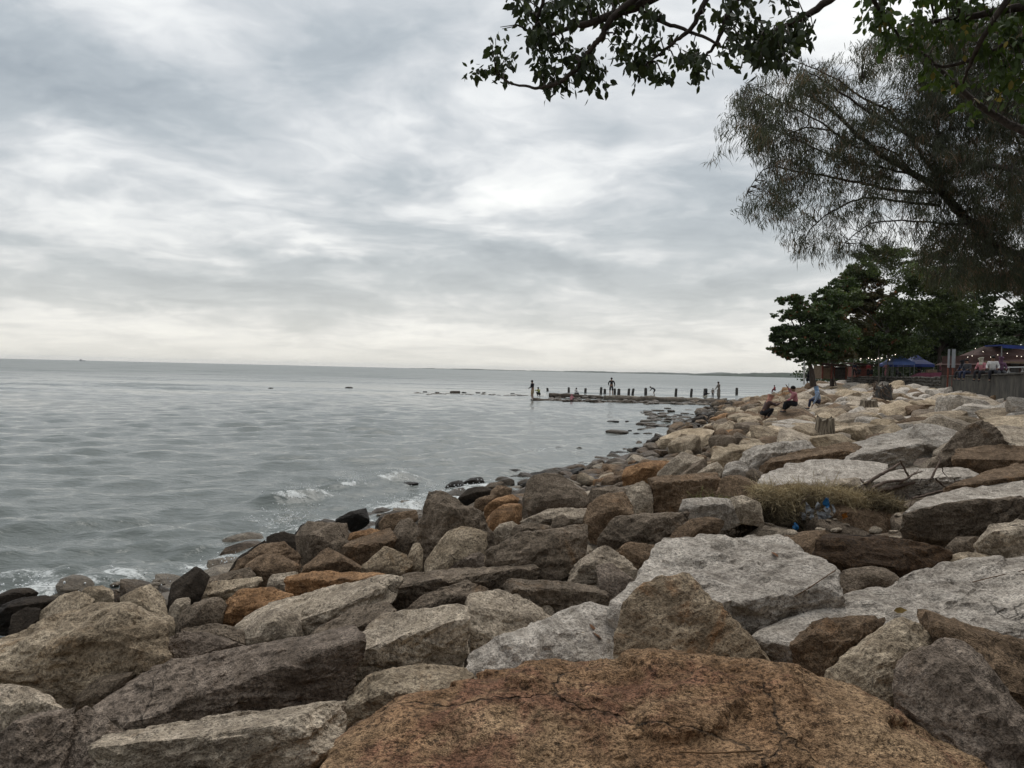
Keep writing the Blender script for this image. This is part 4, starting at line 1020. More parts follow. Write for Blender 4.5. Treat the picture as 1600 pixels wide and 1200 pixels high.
# ------------------------------------------------------------------ trees behind the promenade wall
def tree(label, mk, base, trunk_top, blobs, lsize, seed, name='tree', r0=.22, bark='bark', group=None):
    """base, trunk_top world points; blobs = [(cx, cy, rx, ry, n)] in metres relative given as world centres"""
    rg = np.random.default_rng(seed)
    root = empty(name, tuple(base), label=label, cat='tree', group=group)
    L = np.array(base[:]); P = []; br = [curve_path([Vector(base) - Vector((0, 0, .3)), (Vector(base) + Vector(trunk_top)) / 2 + Vector((rg.normal(0, .15), 0, 0)), Vector(trunk_top)], r0, r0 * .55, 5)]
    for (c, r, n) in blobs:
        # flat tiers of clumps inside each mass
        c = np.array(c); r = np.array(r); n = int(n * 2.0)
        ncl = max(4, n // 60)
        cc = blob_pts(c, r, ncl, rg, .5)
        for q in cc: P.append(blob_pts(q, np.array([.30, .30, .17]) * r.mean() * rg.uniform(.6, 1.3), n // ncl, rg, .6))
        br.append(curve_path([Vector(trunk_top), Vector((Vector(trunk_top) + Vector(c)) / 2) + Vector((0, 0, .3)), Vector(c)], r0 * .5, r0 * .12, 4))
        for q in cc[:8]: br.append(curve_path([Vector(c), Vector(q)], r0 * .14, r0 * .05, 3))
    P = np.vstack(P); V, F = leaves_geo(P, lsize, rg, .2, 'broad')
    tint = np.clip(np.repeat(0.5 + 0.5 * vnoise(P * .9, seed) + rg.normal(0, .18, len(P)), 5), 0, 1)
    link('trunk', np_mesh('trunk', *(lambda g: (g[0] - L, g[1]))(tube_geo(br, 7))), M[bark], root)
    link('crown', np_mesh('crown', V - L, F, True, {'tint': tint}), M[mk], root)
    return root
def wpt(px, py, Y): return tuple(at(px, py, Y)[:])
def pb(px, py, Y, rx, ry, n, ryd=None):           # blob centred on a sight line, radii given in pixels at that distance
    s = Y / FPX; return (wpt(px, py, Y), (rx * s, (ryd or (rx + ry) / 2) * s, ry * s), n)
tree('sea almond tree with dark layered leaves at the left end of the trees', 'almond', wpt(1271, 599, 78), wpt(1264, 565, 78),
     [pb(1240,468,78,26,8,700), pb(1232,492,78,22,9,700), pb(1268,490,78,36,18,1600), pb(1222,520,78,22,9,800), pb(1250,520,78,40,18,1800), pb(1230,545,78,28,12,1200), pb(1262,552,78,42,16,2000), pb(1300,520,78,40,34,2600), pb(1215,530,78,14,6,300), pb(1292,468,80,30,16,1500), pb(1318,448,84,26,14,1100), pb(1300,495,80,34,20,1500)], .27, 1, r0=.32)
tree('sea almond tree with reddish leaves behind the dark layered one', 'almond_red', wpt(1300, 600, 88), wpt(1300, 555, 88),
     [pb(1330,480,86,40,12,1500), pb(1310,455,86,22,9,600), pb(1345,440,88,40,13,1400), pb(1365,470,86,40,18,1800), pb(1330,510,84,44,18,2200), pb(1300,550,80,40,14,1600), pb(1380,510,86,40,28,2400)], .30, 2, r0=.26)
tree('bushy green tree with small leaves above the blue tents', 'bush_leaf', wpt(1384, 600, 84), wpt(1384, 520, 84),
     [pb(1345,425,86,30,18,1500), pb(1325,470,82,30,20,1200), pb(1370,400,90,34,18,1300), pb(1400,400,90,40,22,1300), pb(1440,440,84,52,26,3200), pb(1420,490,84,56,30,3600), pb(1480,480,84,44,40,3200), pb(1400,540,84,60,18,2600), pb(1350,545,84,50,14,1900)], .26, 3, r0=.14, bark='bark_pale')
tree('dark dense tree behind the white sign boards', 'dark_leaf', wpt(1470, 598, 92), wpt(1468, 550, 92),
     [pb(1450,545,95,40,24,2400), pb(1490,510,92,48,40,3600), pb(1510,440,95,46,34,2400), pb(1480,400,98,60,24,1800), pb(1530,500,95,30,34,1600)], .32, 4, r0=.3)
tree('tall dark tree with sky showing through at the right edge', 'dark_leaf', wpt(1640, 600, 70), wpt(1630, 520, 70),
     [pb(1570,510,70,40,14,900), pb(1590,440,75,38,22,1100), pb(1545,450,78,30,26,900), pb(1610,500,70,40,40,1700), pb(1560,535,68,44,8,700), pb(1600,400,80,40,24,900), pb(1640,440,70,50,60,1900)], .27, 5, r0=.35)
for i, (px, yt, Y) in enumerate([(1332, 555, 92), (1373, 548, 82), (1308, 566, 84)]):
    b0 = Vector(wpt(px, 603, Y)); s = Y / FPX
    tree(['slim grey trunked tree between the hut and the tents', 'thin pale trunked tree directly left of the blue tents', 'thin leaning tree at the corner of the wooden hut'][i], 'almond', b0, Vector(wpt(px + [4, 0, -14][i], yt, Y)),
         [pb(px, yt - 16, Y, 30, 14, 700)], .28, 10 + i, r0=.09, bark='bark_pale')
# wood closing the view behind the promenade
rgw = np.random.default_rng(77); P = []
for i in range(120):
    Yw = rgw.uniform(105, 170); px = rgw.uniform(1290, 1900); c = wpt(px, rgw.uniform(515, 588), Yw)
    P.append(blob_pts(c, (5, 4, 2.8), 330, rgw, .5))
for i in range(26):
    Yw = rgw.uniform(140, 400); px = rgw.uniform(1262, 1330); c = wpt(px, 586, Yw)
    P.append(blob_pts(c, (6, 5, 1.6), 200, rgw, .5))
P = np.vstack(P); V, F = leaves_geo(P, .7, rgw, .2, 'broad')
link('wood', np_mesh('wood', V, F, True, {'tint': np.repeat(rgw.random(len(P)), 5)}), M['dark_leaf'], label='dark mass of trees closing the view behind the promenade', cat='wood', kind='stuff')
# trees behind the photographer along the top of the sea wall
for i, (x, y) in enumerate([(12, -3), (7, -8), (1, -10), (17, 6), (-5, -13), (20, 14), (12, -14), (-11, -17)]):
    rb = [((x + rgw.uniform(-2, 2), y + rgw.uniform(-2, 2), 4.6 + rgw.uniform(0, 4.5)), (3.6, 3.4, 2.6), 1300) for _ in range(5)]
    tree('broad leaved tree on the promenade behind the viewpoint', 'leaf', Vector((x, y, 2.2)), Vector((x, y, 5.5)), rb, .42, 30 + i, r0=.3, group='promenade trees behind the viewpoint')

# ------------------------------------------------------------------ far coast, ship, haze
def ridge_land(name, label, x0, x1, Y, hfun, depth, m, mi=0):
    n = 220; V = []; F = []
    for k in range(n):
        px = x0 + (x1 - x0) * k / (n - 1); h = max(hfun(px), 0.02) * Y / FPX
        b = at(px, hor(px), Y); x = b.x
        for (dy, f) in ((0, 0), (depth * .05, .55), (depth * .3, .9), (depth * .5, 1.0), (depth, 0)):
            V.append((x * (Y + dy) / Y, Y + dy, -1.0 if f == 0 else h * f))
    V = np.array(V); i = np.arange(n * 5).reshape(n, 5)
    F = np.stack([i[:-1, :-1], i[1:, :-1], i[1:, 1:], i[:-1, 1:]], -1).reshape(-1, 4)
    return link(name, np_mesh(name, V, F), m, kind='structure')
M['far_forest'] = simple('far_wooded_hills', (0.035, 0.05, 0.035), 0.95, 0.35, 0.02)
def nz(x, f, s): return float(vnoise(np.array([[x * f, s, 0.5]]), 3)[0])
ridge_land('far_coast', '', 640, 1190, 6500, lambda x: np.interp(x, [640, 690, 880, 895, 960, 1080, 1190], [.2, 1.4, 1.0, 2.4, 2.3, 2.8, 3.4]) + .8 * nz(x, .03, 1) + .35 * nz(x, .12, 7), 900, M['far_forest'])
ridge_land('distant_hill', '', 1090, 1190, 7600, lambda x: 3.2 * math.exp(-((x - 1128) / 26) ** 2) + 2.2, 900, M['far_forest'])
ridge_land('headland', '', 1075, 1420, 3000, lambda x: np.interp(x, [1075, 1110, 1160, 1200, 1250, 1420], [.3, 3.2, 5.8, 7.6, 9.0, 10.5]) + .7 * nz(x, .05, 2) + .5 * nz(x, .2, 5), 500, M['far_forest'])
sh = empty('ship', tuple(at(128, 563.5, 2600).xy) + (0,), label='tiny pale ship on the horizon far out on the left', cat='ship')
M['ship'] = simple('weathered_grey_paint', (0.35, 0.36, 0.38), 0.6)
def box_geo(c, s, rz=0.0, tilt=0.0):
    v = np.array([[-1,-1,-1],[1,-1,-1],[1,1,-1],[-1,1,-1],[-1,-1,1],[1,-1,1],[1,1,1],[-1,1,1]], float) * np.array(s) / 2
    if tilt: ct, st = math.cos(tilt), math.sin(tilt); v = np.stack([v[:, 0] * ct + v[:, 2] * st, v[:, 1], -v[:, 0] * st + v[:, 2] * ct], 1)
    cz, sz_ = math.cos(rz), math.sin(rz); v = np.stack([v[:, 0] * cz - v[:, 1] * sz_, v[:, 0] * sz_ + v[:, 1] * cz, v[:, 2]], 1)
    return v + np.array(c), np.array([[0,3,2,1],[4,5,6,7],[0,1,5,4],[1,2,6,5],[2,3,7,6],[3,0,4,7]])
def join(gs):
    Vs = []; Fs = []; n = 0
    for V, F in gs: Vs.append(V); Fs.append(F + n); n += len(V)
    return np.vstack(Vs), np.vstack(Fs)
def part(name, geos, m, parent, smooth=False, **k):
    V, F = join(geos if isinstance(geos, list) else [geos])
    me = np_mesh(name, V, F, smooth)
    return link(name, me, m, parent, **k)
hv = np.array([[-9,0,-1],[-8,-2,-1],[7,-2,-1],[11,0,-1],[7,2,-1],[-8,2,-1],[-10,0,2.5],[-9,-2.6,2.5],[8,-2.6,2.8],[13,0,3.4],[8,2.6,2.8],[-9,2.6,2.5]], float)
hf = [(k, (k + 1) % 6, (k + 1) % 6 + 6, k + 6) for k in range(6)] + [(6, 7, 8, 9), (6, 9, 10, 11)]
part('hull', (hv, np.array(hf)), M['ship'], sh)
part('cabin', [box_geo((-4, 0, 4), (5, 3.6, 3.2)), box_geo((-4.3, 0, 6.2), (3, 2.8, 1.4))], M['ship'], sh)
part('mast', tube_geo([[(Vector((1, 0, 2.5)), .22), (Vector((1, 0, 13)), .12)], [(Vector((1, 0, 9)), .1), (Vector((-5, 0, 6)), .1)]], 6), M['ship'], sh)

m = bpy.data.materials.new('haze'); m.use_nodes = True; m.node_tree.nodes.clear()
t = NT(m.node_tree); vo = t.new('ShaderNodeOutputMaterial'); pv = t.new('ShaderNodeVolumePrincipled')
pv.inputs['Color'].default_value = (0.94, 0.96, 0.99, 1); pv.inputs['Density'].default_value = 0.00004; pv.inputs['Anisotropy'].default_value = 0.0
t.l.new(pv.outputs[0], vo.inputs['Volume'])
hz_ = box_geo((0, 13600, 11), (56000, 28400, 27))      # from below the sea bed to above the trees and far hills
HAZE = (np.array([[-14000, -700, -4], [14000, -700, -4], [14000, 16000, -4], [-14000, 16000, -4], [-14000, -700, 62], [14000, -700, 62], [14000, 16000, 62], [-14000, 16000, 62]], float), hz_[1])
if USE_HAZE: link('haze', np_mesh('haze', HAZE[0], HAZE[1], False), m, kind='stuff')

# ------------------------------------------------------------------ jetty of logs and old piles
M['log'] = simple('wet_grey_log', (0.085, 0.068, 0.052), 0.85, 0.5, 3.0, 0.03)
M['log2'] = simple('pale_dry_log', (0.17, 0.145, 0.115), 0.9, 0.4, 3.0, 0.03)
M['pile'] = simple('old_pile_wood', (0.06, 0.055, 0.05), 0.85, 0.4, 4.0, 0.03)
def log(px0, py0, px1, py1, Y0, Y1, r, mk, label, group='logs of the low jetty'):
    jr = random.Random(int(px0 * 3)); a = at(px0, py0 + jr.uniform(-.7, .9), Y0 + jr.uniform(-.8, .8)); b = at(px1, py1 + jr.uniform(-.7, .9), Y1 + jr.uniform(-.8, .8)); c = (a + b) / 2
    n = 7; rr = np.random.default_rng(int(px0)); P = []
    for k in range(n):
        f = k / (n - 1); p = a.lerp(b, f) - c; P.append((p + Vector((0, 0, rr.normal(0, .03))), r * rr.uniform(.86, 1.1)))
    ends = [(P[0][0], .01)] + P + [(P[-1][0], .01)]
    ends[0] = (P[0][0] - (P[1][0] - P[0][0]) * .02, .01); ends[-1] = (P[-1][0] + (P[-1][0] - P[-2][0]) * .02, .01)
    V, F = tube_geo([ends], 10)
    V = V + (fbm(V + px0, 2.5, 3, .6)[:, None] * .05)
    return link('log', np_mesh('log', V, F), M[mk], loc=c, label=label, cat='log', group=group)
log(833,625.8, 925,627.8, 70.5,70.5, .20, 'log', 'thin outermost log of the front row, its tip by the wading man')
log(918,627.8, 990,629.8, 70.5,70.5, .20, 'log', 'front row log right of the red topped squatting figure')
log(984,631, 1052,633, 70.3,70.0, .25, 'log', 'thick front row log below the bending child')
log(1046,632.5, 1120,634.5, 70,69.5, .22, 'log2', 'pale front row log left of the slope')
log(1108,634.5, 1185,636, 69.5,68.5, .20, 'log2', 'pale front row log whose end lies on the slope rocks')
log(858,617.5, 912,619.0, 80,80, .22, 'log', 'outermost thin log of the back row')
log(905,618.6, 952,622, 80,80, .20, 'log', 'back row log under the white shirted sitting child')
log(944,620.8, 1012,622.3, 79,79, .24, 'log2', 'raised back row log that the standing man stands on')
log(962,624.5, 1010,625.5, 75,75, .32, 'log', 'dark thick log between the two rows below the standing man')
log(1008,622.8, 1068,624, 79,79, .24, 'log2', 'back row log right of the bending child')
log(1018,626.5, 1065,627.5, 75,75, .33, 'log', 'dark thick log in the middle of the jetty near the slope')
log(1062,624, 1135,626, 78,78, .27, 'log2', 'back row log that runs into the rocks by the woman')
log(1078,628.5, 1130,629.5, 74,74, .33, 'log', 'dark brown log at the foot of the jetty below the mother and child')
for (px, yt, yb_, wd) in [(856,606,611.5,3.4),(888.6,605,613.5,3.6),(914.5,606.5,614.5,4),(938.8,605,616,4),(945,607,615.5,4),(960.5,607,616.5,4),(966.5,607,619,4.6),(982,607,617.5,4),(988,607,617.5,4),(1008.8,606,617.5,4.6),(1055.8,607,619.3,4),(1079.6,607,620,4),(1102,607,618.5,6.2),(1151,606,617,4.0)]:
    Y = CAM_Z * FPX / (yb_ - hor(px)); s = Y / FPX; b = at(px, yb_, Y); h = (yb_ - yt) * s
    rr = np.random.default_rng(int(px)); r = wd * s / 2
    lean_ = Vector((rr.normal(0, .04), 0, 0))
    path = [(Vector((0, 0, -.8)), r * 1.0), (Vector((0, 0, h * .4)) + lean_ * .4, r * 1.02), (Vector((0, 0, h * .9)) + lean_, r * .98), (Vector((0, 0, h)) + lean_, r * (.82 if rr.random() < .5 else .5)), (Vector((0, 0, h + .01)) + lean_, .01)]
    V, F = tube_geo([path], 10); V = V + fbm(V + px, 4, 2)[:, None] * .02
    lab = {856: 'shortest old pile, farthest left in the row in the water', 888.6: 'lone old pile just left of the sitting child in white', 914.5: 'short old pile between the sitting child and the standing man', 1102: 'thickest square looking old pile behind the crouching woman', 1151: 'old pile among the rocks right of the woman and child', 1055.8: 'old pile standing alone right of the bending child', 1079.6: 'old pile second from the thick one, toward the slope', 1008.8: 'rounded tapering old pile directly left of the bending child'}.get(px, {938.8: 'old pile just left of the standing man, first of a close pair', 945: 'old pile almost touching the standing man on his left', 960.5: 'old pile right behind the legs of the standing man', 966.5: 'tall dark old pile directly right of the standing man', 982: 'left one of the pair of old piles midway to the bending child', 988: 'right one of the pair of old piles midway to the bending child'}.get(px))
    link('pile', np_mesh('pile', V, F), M['pile'], loc=(b.x, b.y, 0), label=lab, cat='pile', group='old piles standing in the sea')

# ------------------------------------------------------------------ promenade wall
M['concrete'] = simple('stained_concrete', (0.042, 0.038, 0.030), 0.9, 0.7, 1.2, 0.02)
M['stone_wall'] = simple('dark_wall_stone', (0.085, 0.078, 0.068), 0.95, 0.5, 2.0, 0.03)
cw = empty('concrete_wall', (float(xw(30)), 30, 1.0), label='stained concrete wall along the top of the rocks at the right', cat='wall')
L0 = np.array(cw.location[:]); Y = 12.0; pv_ = []
while Y < 62:
    a = np.array([float(xw(Y)), Y]); b = np.array([float(xw(Y + 2.5)), Y + 2.5]); c = (a + b) / 2; ang = math.atan2(b[1] - a[1], b[0] - a[0]); ln = np.linalg.norm(b - a)
    part('panel', box_geo((c[0] - L0[0], c[1] - L0[1], 1.95 - L0[2]), (ln - .012, .24, 2.1), ang), M['concrete'], cw)
    part('post', box_geo((a[0] - L0[0], a[1] - L0[1], 1.97 - L0[2]), (.06, .245, 2.11), ang), M['concrete'], cw)
    pv_.append(box_geo((c[0] - L0[0], c[1] - L0[1], 3.06 - L0[2]), (ln, .38, .07), ang)); Y += 2.5
part('coping', pv_, M['concrete'], cw)
sw = empty('stone_wall', (float(xw(90)), 90, 1.0), label='dark rubble stone retaining wall below the tents and trees', cat='wall')
L0 = np.array(sw.location[:]); core = []; stones = []; rr = np.random.default_rng(5); Y = 62.0
while Y < 150:
    a = np.array([float(xw(Y)), Y]); b = np.array([float(xw(Y + 4)), Y + 4]); c = (a + b) / 2; ang = math.atan2(b[1] - a[1], b[0] - a[0]); ln = np.linalg.norm(b - a)
    core.append(box_geo((c[0] + .1 - L0[0], c[1] - L0[1], 1.9 - L0[2]), (ln, .3, 2.06), ang)); Y += 4
Y = 62.0
while Y < 130:
    for zz in np.arange(1.0, 3.0, .27):
        V, F = base_rock(int(rr.integers(0, 14)), 2); x = float(xw(Y)) - .12
        stones.append((V * rr.uniform(.28, .42, 3) + np.array([x - L0[0], Y + rr.uniform(-.1, .1) - L0[1], zz + rr.uniform(-.05, .05) - L0[2]]), F))
    Y += .42
part('core', core, M['stone_wall'], sw); part('stones', stones, M['stone_wall'], sw, True, kind='stuff')

# ------------------------------------------------------------------ stalls, tents, hut, building
M['blue'] = simple('blue_tarpaulin', (0.012, 0.030, 0.16), 0.5, 0.2, 1.0)
M['blue2'] = simple('pale_blue_tarpaulin', (0.08, 0.13, 0.32), 0.5, 0.2, 1.0)
M['steel'] = simple('grey_steel', (0.18, 0.18, 0.18), 0.5)
M['white'] = simple('white_paint', (0.55, 0.55, 0.54), 0.7, 0.1, 3)
M['dull_white'] = simple('faded_white_board', (0.22, 0.23, 0.24), 0.7, 0.15, 3)
M['redbrown'] = simple('red_brown_roof_sheet', (0.06, 0.03, 0.025), 0.8, 0.3, 2)
M['wood'] = simple('weathered_planks', (0.16, 0.115, 0.075), 0.85, 0.3, 5)
M['redpost'] = simple('red_painted_wood', (0.14, 0.04, 0.025), 0.7, 0.3, 4)
M['maroon'] = simple('maroon_cloth', (0.13, 0.03, 0.05), 0.8, 0.3, 2)
m, t, b = mat('lit_bulb'); b.inputs['Emission Color'].default_value = (1.0, 0.86, 0.68, 1); b.inputs['Emission Strength'].default_value = 2.0; M['bulb'] = m
def canopy(px, Y, wpx, top, eave, label, m1, zg=2.95):
    c = at(px, eave, Y); s = Y / FPX; w_ = wpx * s; zt = at(px, top, Y).z; ze = c.z
    root = empty('canopy_tent', (c.x, Y, zg), label=label, cat='tent'); h = w_ / 2
    V = np.array([[-h, -h, 0], [h, -h, 0], [h, h, 0], [-h, h, 0], [-h, -h, -.3], [h, -h, -.3], [h, h, -.3], [-h, h, -.3], [-h * .5, -h * .5, (zt - ze) * .42], [h * .5, -h * .5, (zt - ze) * .42], [h * .5, h * .5, (zt - ze) * .42], [-h * .5, h * .5, (zt - ze) * .42], [0, 0, zt - ze]], float) + np.array([0, 0, ze - zg])
    F = [[0,1,9,8],[1,2,10,9],[2,3,11,10],[3,0,8,11],[8,9,12,12],[9,10,12,12],[10,11,12,12],[11,8,12,12],[4,5,1,0],[5,6,2,1],[6,7,3,2],[7,4,0,3]]
    F3 = []
    for f in F:
        F3.append([f[0], f[1], f[2]])
        if f[2] != f[3]: F3.append([f[0], f[2], f[3]])
    part('roof', (V, np.array(F3)), m1, root)
    for sx in (-1, 1):
        for sy in (-1, 1): part('leg', tube_geo([[(Vector((sx * (h - .05), sy * (h - .05), 0)), .03), (Vector((sx * (h - .05), sy * (h - .05), ze - zg)), .03)]], 6), M['steel'], root)
canopy(1404, 84, 34, 553, 566, 'pale blue topped canopy tent under the bushy green tree', M['blue2'])
canopy(1431, 86, 38, 553, 569, 'deep blue canopy tent right of the pale blue topped one', M['blue'])
canopy(1388, 92, 20, 560, 569, 'small blue canopy tent half hidden behind the thin pale trunk', M['blue'])
def hut(px0, px1, top, Y, label, zg=2.6, mw='wood', deep=2.4):
    a = at(px0, top, Y); b = at(px1, top, Y); cx = (a.x + b.x) / 2; w_ = b.x - a.x; zt = a.z - zg
    root = empty('hut', (cx, Y, zg), label=label, cat='hut')
    n = max(3, int(zt / .28))
    for k in range(n): part('plank', box_geo((0, rr.uniform(-.012, .012), (k + .5) * zt * .82 / n), (w_ * .94, .05, zt * .82 / n - .025)), M[mw], root)
    part('side_wall', [box_geo((-w_ / 2 + .06, deep / 2, zt / 2), (.06, deep, zt)), box_geo((w_ / 2 - .06, deep / 2, zt / 2), (.06, deep, zt)), box_geo((0, deep, zt / 2), (w_, .06, zt))], M[mw], root)
    for sx in (-1, 1): part('post', box_geo((sx * w_ / 2, -.06, zt / 2), (.16, .16, zt)), M['redpost'], root)
    part('roof', box_geo((0, deep / 2 - .2, zt + .18), (w_ + .9, deep + 1.2, .1), 0, .08), M['redbrown'], root)
hut(1285, 1299, 571, 84, 'little plank walled hut with red posts under the almond trees')
hut(1303, 1322, 573, 88, 'dark open stall with a pale roof edge right of the plank hut', 2.6, 'pile')
hut(1338, 1362, 571, 96, 'dim food stall behind the trees below the hanging bulbs', 2.9, 'redpost')
bd = empty('building', tuple(at(1590, 590, 66).xy) + (2.95,), label='low building with a red brown gable roof at the right edge', cat='building')
s = 66 / FPX; wB = 130 * s
part('wall', box_geo((0, 3, 1.0), (wB * .94, 5.4, 2.0)), M['redbrown'], bd)
rfV = np.array([[-wB / 2, -.4, .62], [wB / 2, -.4, 1.15], [wB / 2, 6.6, 1.15], [-wB / 2, 6.6, .62], [-wB * .16, 3, 2.35], [wB * .2, 3, 2.35]]) + np.array([0, 0, .55])
part('roof', (rfV, np.array([[0, 1, 5], [0, 5, 4], [2, 3, 4], [2, 4, 5], [3, 0, 4], [1, 2, 5]])), M['redbrown'], bd)
part('fascia', box_geo((0, -.45, 1.42), (wB, .06, .16)), M['wood'], bd)
for k in range(5): wnd = part('window', box_geo((-2.6 + k * 1.25, .27, .95), (.7, .06, .7)), M['pile'], bd); part('frame', [box_geo((-2.6 + k * 1.25, .23, 1.32), (.78, .05, .05)), box_geo((-2.6 + k * 1.25, .23, .58), (.78, .05, .05))], M['dull_white'], wnd)
aw = empty('awning', tuple(at(1572, 545, 60).xy) + (2.95,), label='dark blue awning on posts above the people on the wall', cat='awning')
zA = at(1572, 541, 60).z - 2.95
part('cloth', box_geo((0, 0, zA), (40 * 60 / FPX, 2.2, .08), 0, .03), M['blue'], aw)
part('valance', box_geo((0, -1.12, zA - .12), (40 * 60 / FPX, .04, .2), 0, .03), M['blue'], aw)
for sx in (-.9, .9): part('post', box_geo((sx, -.9, zA / 2), (.06, .06, zA)), M['steel'], aw)
for (px, w_, lb) in [(1482, 3.4, 'narrow pale sign board on a post, left of two'), (1489.5, 6.2, 'wider pale sign board on a post, right of two')]:
    sg = empty('sign_board', tuple(at(px, 575, 56).xy) + (1.6,), label=lb, cat='sign'); s = 56 / FPX
    part('board', box_geo((0, 0, at(px, 560, 56).z - 1.6), (w_ * s, .05, 29 * s), .25), M['dull_white'], sg)
    part('post', box_geo((0, .06, (at(px, 572, 56).z - 1.6) / 2), (.09, .07, at(px, 572, 56).z - 1.6)), M['redpost'], sg)
tp = at(1452, 588, 82)
tb = empty('covered_stall', (tp.x, 82, 2.95), label='long low stall covered with maroon cloth behind the stone wall', cat='stall')
part('cloth', (np.array([[-1.9, -.6, .05], [1.7, -.6, .05], [1.7, .6, .05], [-1.9, .6, .05], [-1.0, -.35, .52], [1.6, -.4, .62], [1.6, .4, .62], [-1.0, .35, .52]]), np.array([[0,3,2,1],[4,5,6,7],[0,1,5,4],[1,2,6,5],[2,3,7,6],[3,0,4,7]])), M['maroon'], tb)
part('crate', [box_geo((-.2, -.2, .72), (.4, .4, .34)), box_geo((.5, .1, .74), (.5, .4, .3))], M['wood'], tb)
ft = empty('folding_table', tuple(at(1588, 583, 42).xy) + (3.1,), label='white folding table standing on the promenade at the right edge', cat='table')
part('top', box_geo((0, 0, .42), (1.5, .5, .05), 0, -.04), M['white'], ft)
for sx in (-.45, .3): part('leg', [box_geo((sx, 0, .2), (.05, .05, .44), 0, .35), box_geo((sx + .12, .1, .2), (.05, .05, .44), 0, -.35)], M['white'], ft)
wp = empty('white_post', tuple(at(1256, 600, 84).xy) + (1.9,), label='slim white post standing left of the first almond trunk', cat='post')
part('shaft', tube_geo([[(Vector((0, 0, 0)), .09), (Vector((0, 0, 2.6)), .08)]], 8), M['white'], wp); part('cap', box_geo((0, 0, 2.63), (.24, .24, .06)), M['white'], wp)
for (pts_, Yb, lb) in [([(1326,552),(1333,553.5),(1340,558),(1345,560.5),(1357,559.5),(1362,561.5),(1368,562),(1372,560),(1378,559),(1390,562),(1399,554)], 80, 'string of lit bulbs hanging under the trees left of the tents'),
                       ([(1512,558),(1519,556),(1524,544.5),(1536,549.5),(1548,558),(1559,554.5),(1574,552),(1589,556.5),(1596,557),(1608,553)], 58, 'string of lit bulbs in front of the gable roofed building')]:
    P0 = at(*pts_[0], Yb); sl = empty('string_lights', tuple(P0), label=lb, cat='lights')
    part('cable', tube_geo([[(at(x, y - .8, Yb) - P0, .012) for x, y in pts_]], 4), M['pile'], sl)
    iv, if_ = ico(2)
    for x, y in pts_: link('bulb', np_mesh('bulb', iv * np.array([.05, .05, .06]) * (.8 if Yb > 70 else .45), if_), M['bulb'], sl, loc=at(x, y, Yb) - P0)

# ------------------------------------------------------------------ people
def cloth(name, col): 
    if name not in M: M[name] = simple(name, col, 0.85, 0.25, 6.0)
    return M[name]
cloth('skin', (0.20, 0.115, 0.075)); cloth('hair_black', (0.012, 0.010, 0.009)); cloth('black_cloth', (0.014, 0.014, 0.018)); cloth('navy_cloth', (0.02, 0.025, 0.05))
cloth('khaki_cloth', (0.28, 0.21, 0.13)); cloth('white_cloth', (0.52, 0.51, 0.50)); cloth('pink_scarf', (0.46, 0.22, 0.17)); cloth('brown_dress', (0.075, 0.045, 0.04))
cloth('blue_scarf', (0.22, 0.34, 0.52)); cloth('pale_blue_jacket', (0.24, 0.30, 0.40)); cloth('red_cloth', (0.30, 0.04, 0.04)); cloth('rose_cloth', (0.38, 0.16, 0.18)); cloth('yellow_cloth', (0.32, 0.34, 0.12))
cloth('purple_cloth', (0.12, 0.06, 0.10)); cloth('dark_grey_cloth', (0.05, 0.05, 0.055)); cloth('grey_beige_dress', (0.17, 0.15, 0.125)); cloth('cream_cloth', (0.42, 0.40, 0.33))
POSE = {}
def mk(pel, che, nec, hed, sh, el, ha, hp, kn, an, to, el2=None, ha2=None, kn2=None, an2=None, to2=None):
    def mir(p): return (-p[0], p[1], p[2])
    return dict(pel=pel, che=che, nec=nec, hed=hed, shR=sh, shL=mir(sh), elR=el, haR=ha, elL=el2 or mir(el), haL=ha2 or mir(ha), hpR=hp, hpL=mir(hp), knR=kn, anR=an, toR=to, knL=kn2 or mir(kn), anL=an2 or mir(an), toL=to2 or mir(to))
POSE['stand'] = mk((0,0,.93),(0,.01,1.25),(0,.01,1.45),(0,.03,1.59),(.18,0,1.39),(.25,-.02,1.12),(.27,.08,.86),(.09,0,.90),(.11,.03,.49),(.11,-.01,.08),(.12,.14,.03))
POSE['stand_reach'] = mk((0,0,.93),(0,.03,1.25),(0,.05,1.45),(0,.09,1.58),(.18,.03,1.39),(.27,.12,1.15),(.30,.38,1.12),(.09,0,.90),(.12,.05,.49),(.12,-.03,.08),(.13,.12,.03),(-.24,.05,1.12),(-.25,.28,1.0))
POSE['hips'] = mk((0,0,.93),(0,.01,1.25),(0,.01,1.45),(0,.03,1.59),(.19,0,1.39),(.29,-.04,1.13),(.33,.10,.90),(.10,0,.90),(.12,.03,.49),(.13,-.01,.08),(.14,.14,.03),(-.30,0,1.14),(-.20,.10,.97))
POSE['squat'] = mk((0,-.14,.26),(0,.06,.60),(0,.14,.80),(0,.20,.94),(.17,.11,.74),(.22,.34,.62),(.16,.62,.74),(.10,-.14,.26),(.17,.28,.48),(.13,.02,.08),(.14,.16,.03))
POSE['sit'] = mk((0,0,.40),(0,.05,.74),(0,.09,.92),(0,.14,1.06),(.17,.07,.86),(.26,.16,.62),(.20,.38,.52),(.10,0,.38),(.14,.40,.50),(.13,.46,.08),(.14,.60,.03))
POSE['perch'] = mk((0,0,.10),(0,.03,.44),(0,.06,.62),(0,.10,.76),(.17,.04,.56),(.26,.08,.32),(.20,.30,.24),(.10,0,.10),(.13,.42,.12),(.13,.46,-.32),(.14,.58,-.38))
POSE['bend'] = mk((0,-.08,.85),(0,.20,1.02),(0,.38,1.10),(0,.50,1.14),(.15,.32,1.06),(.16,.42,.84),(.12,.58,.66),(.08,-.08,.82),(.10,.08,.46),(.10,-.05,.07),(.11,.09,.03))
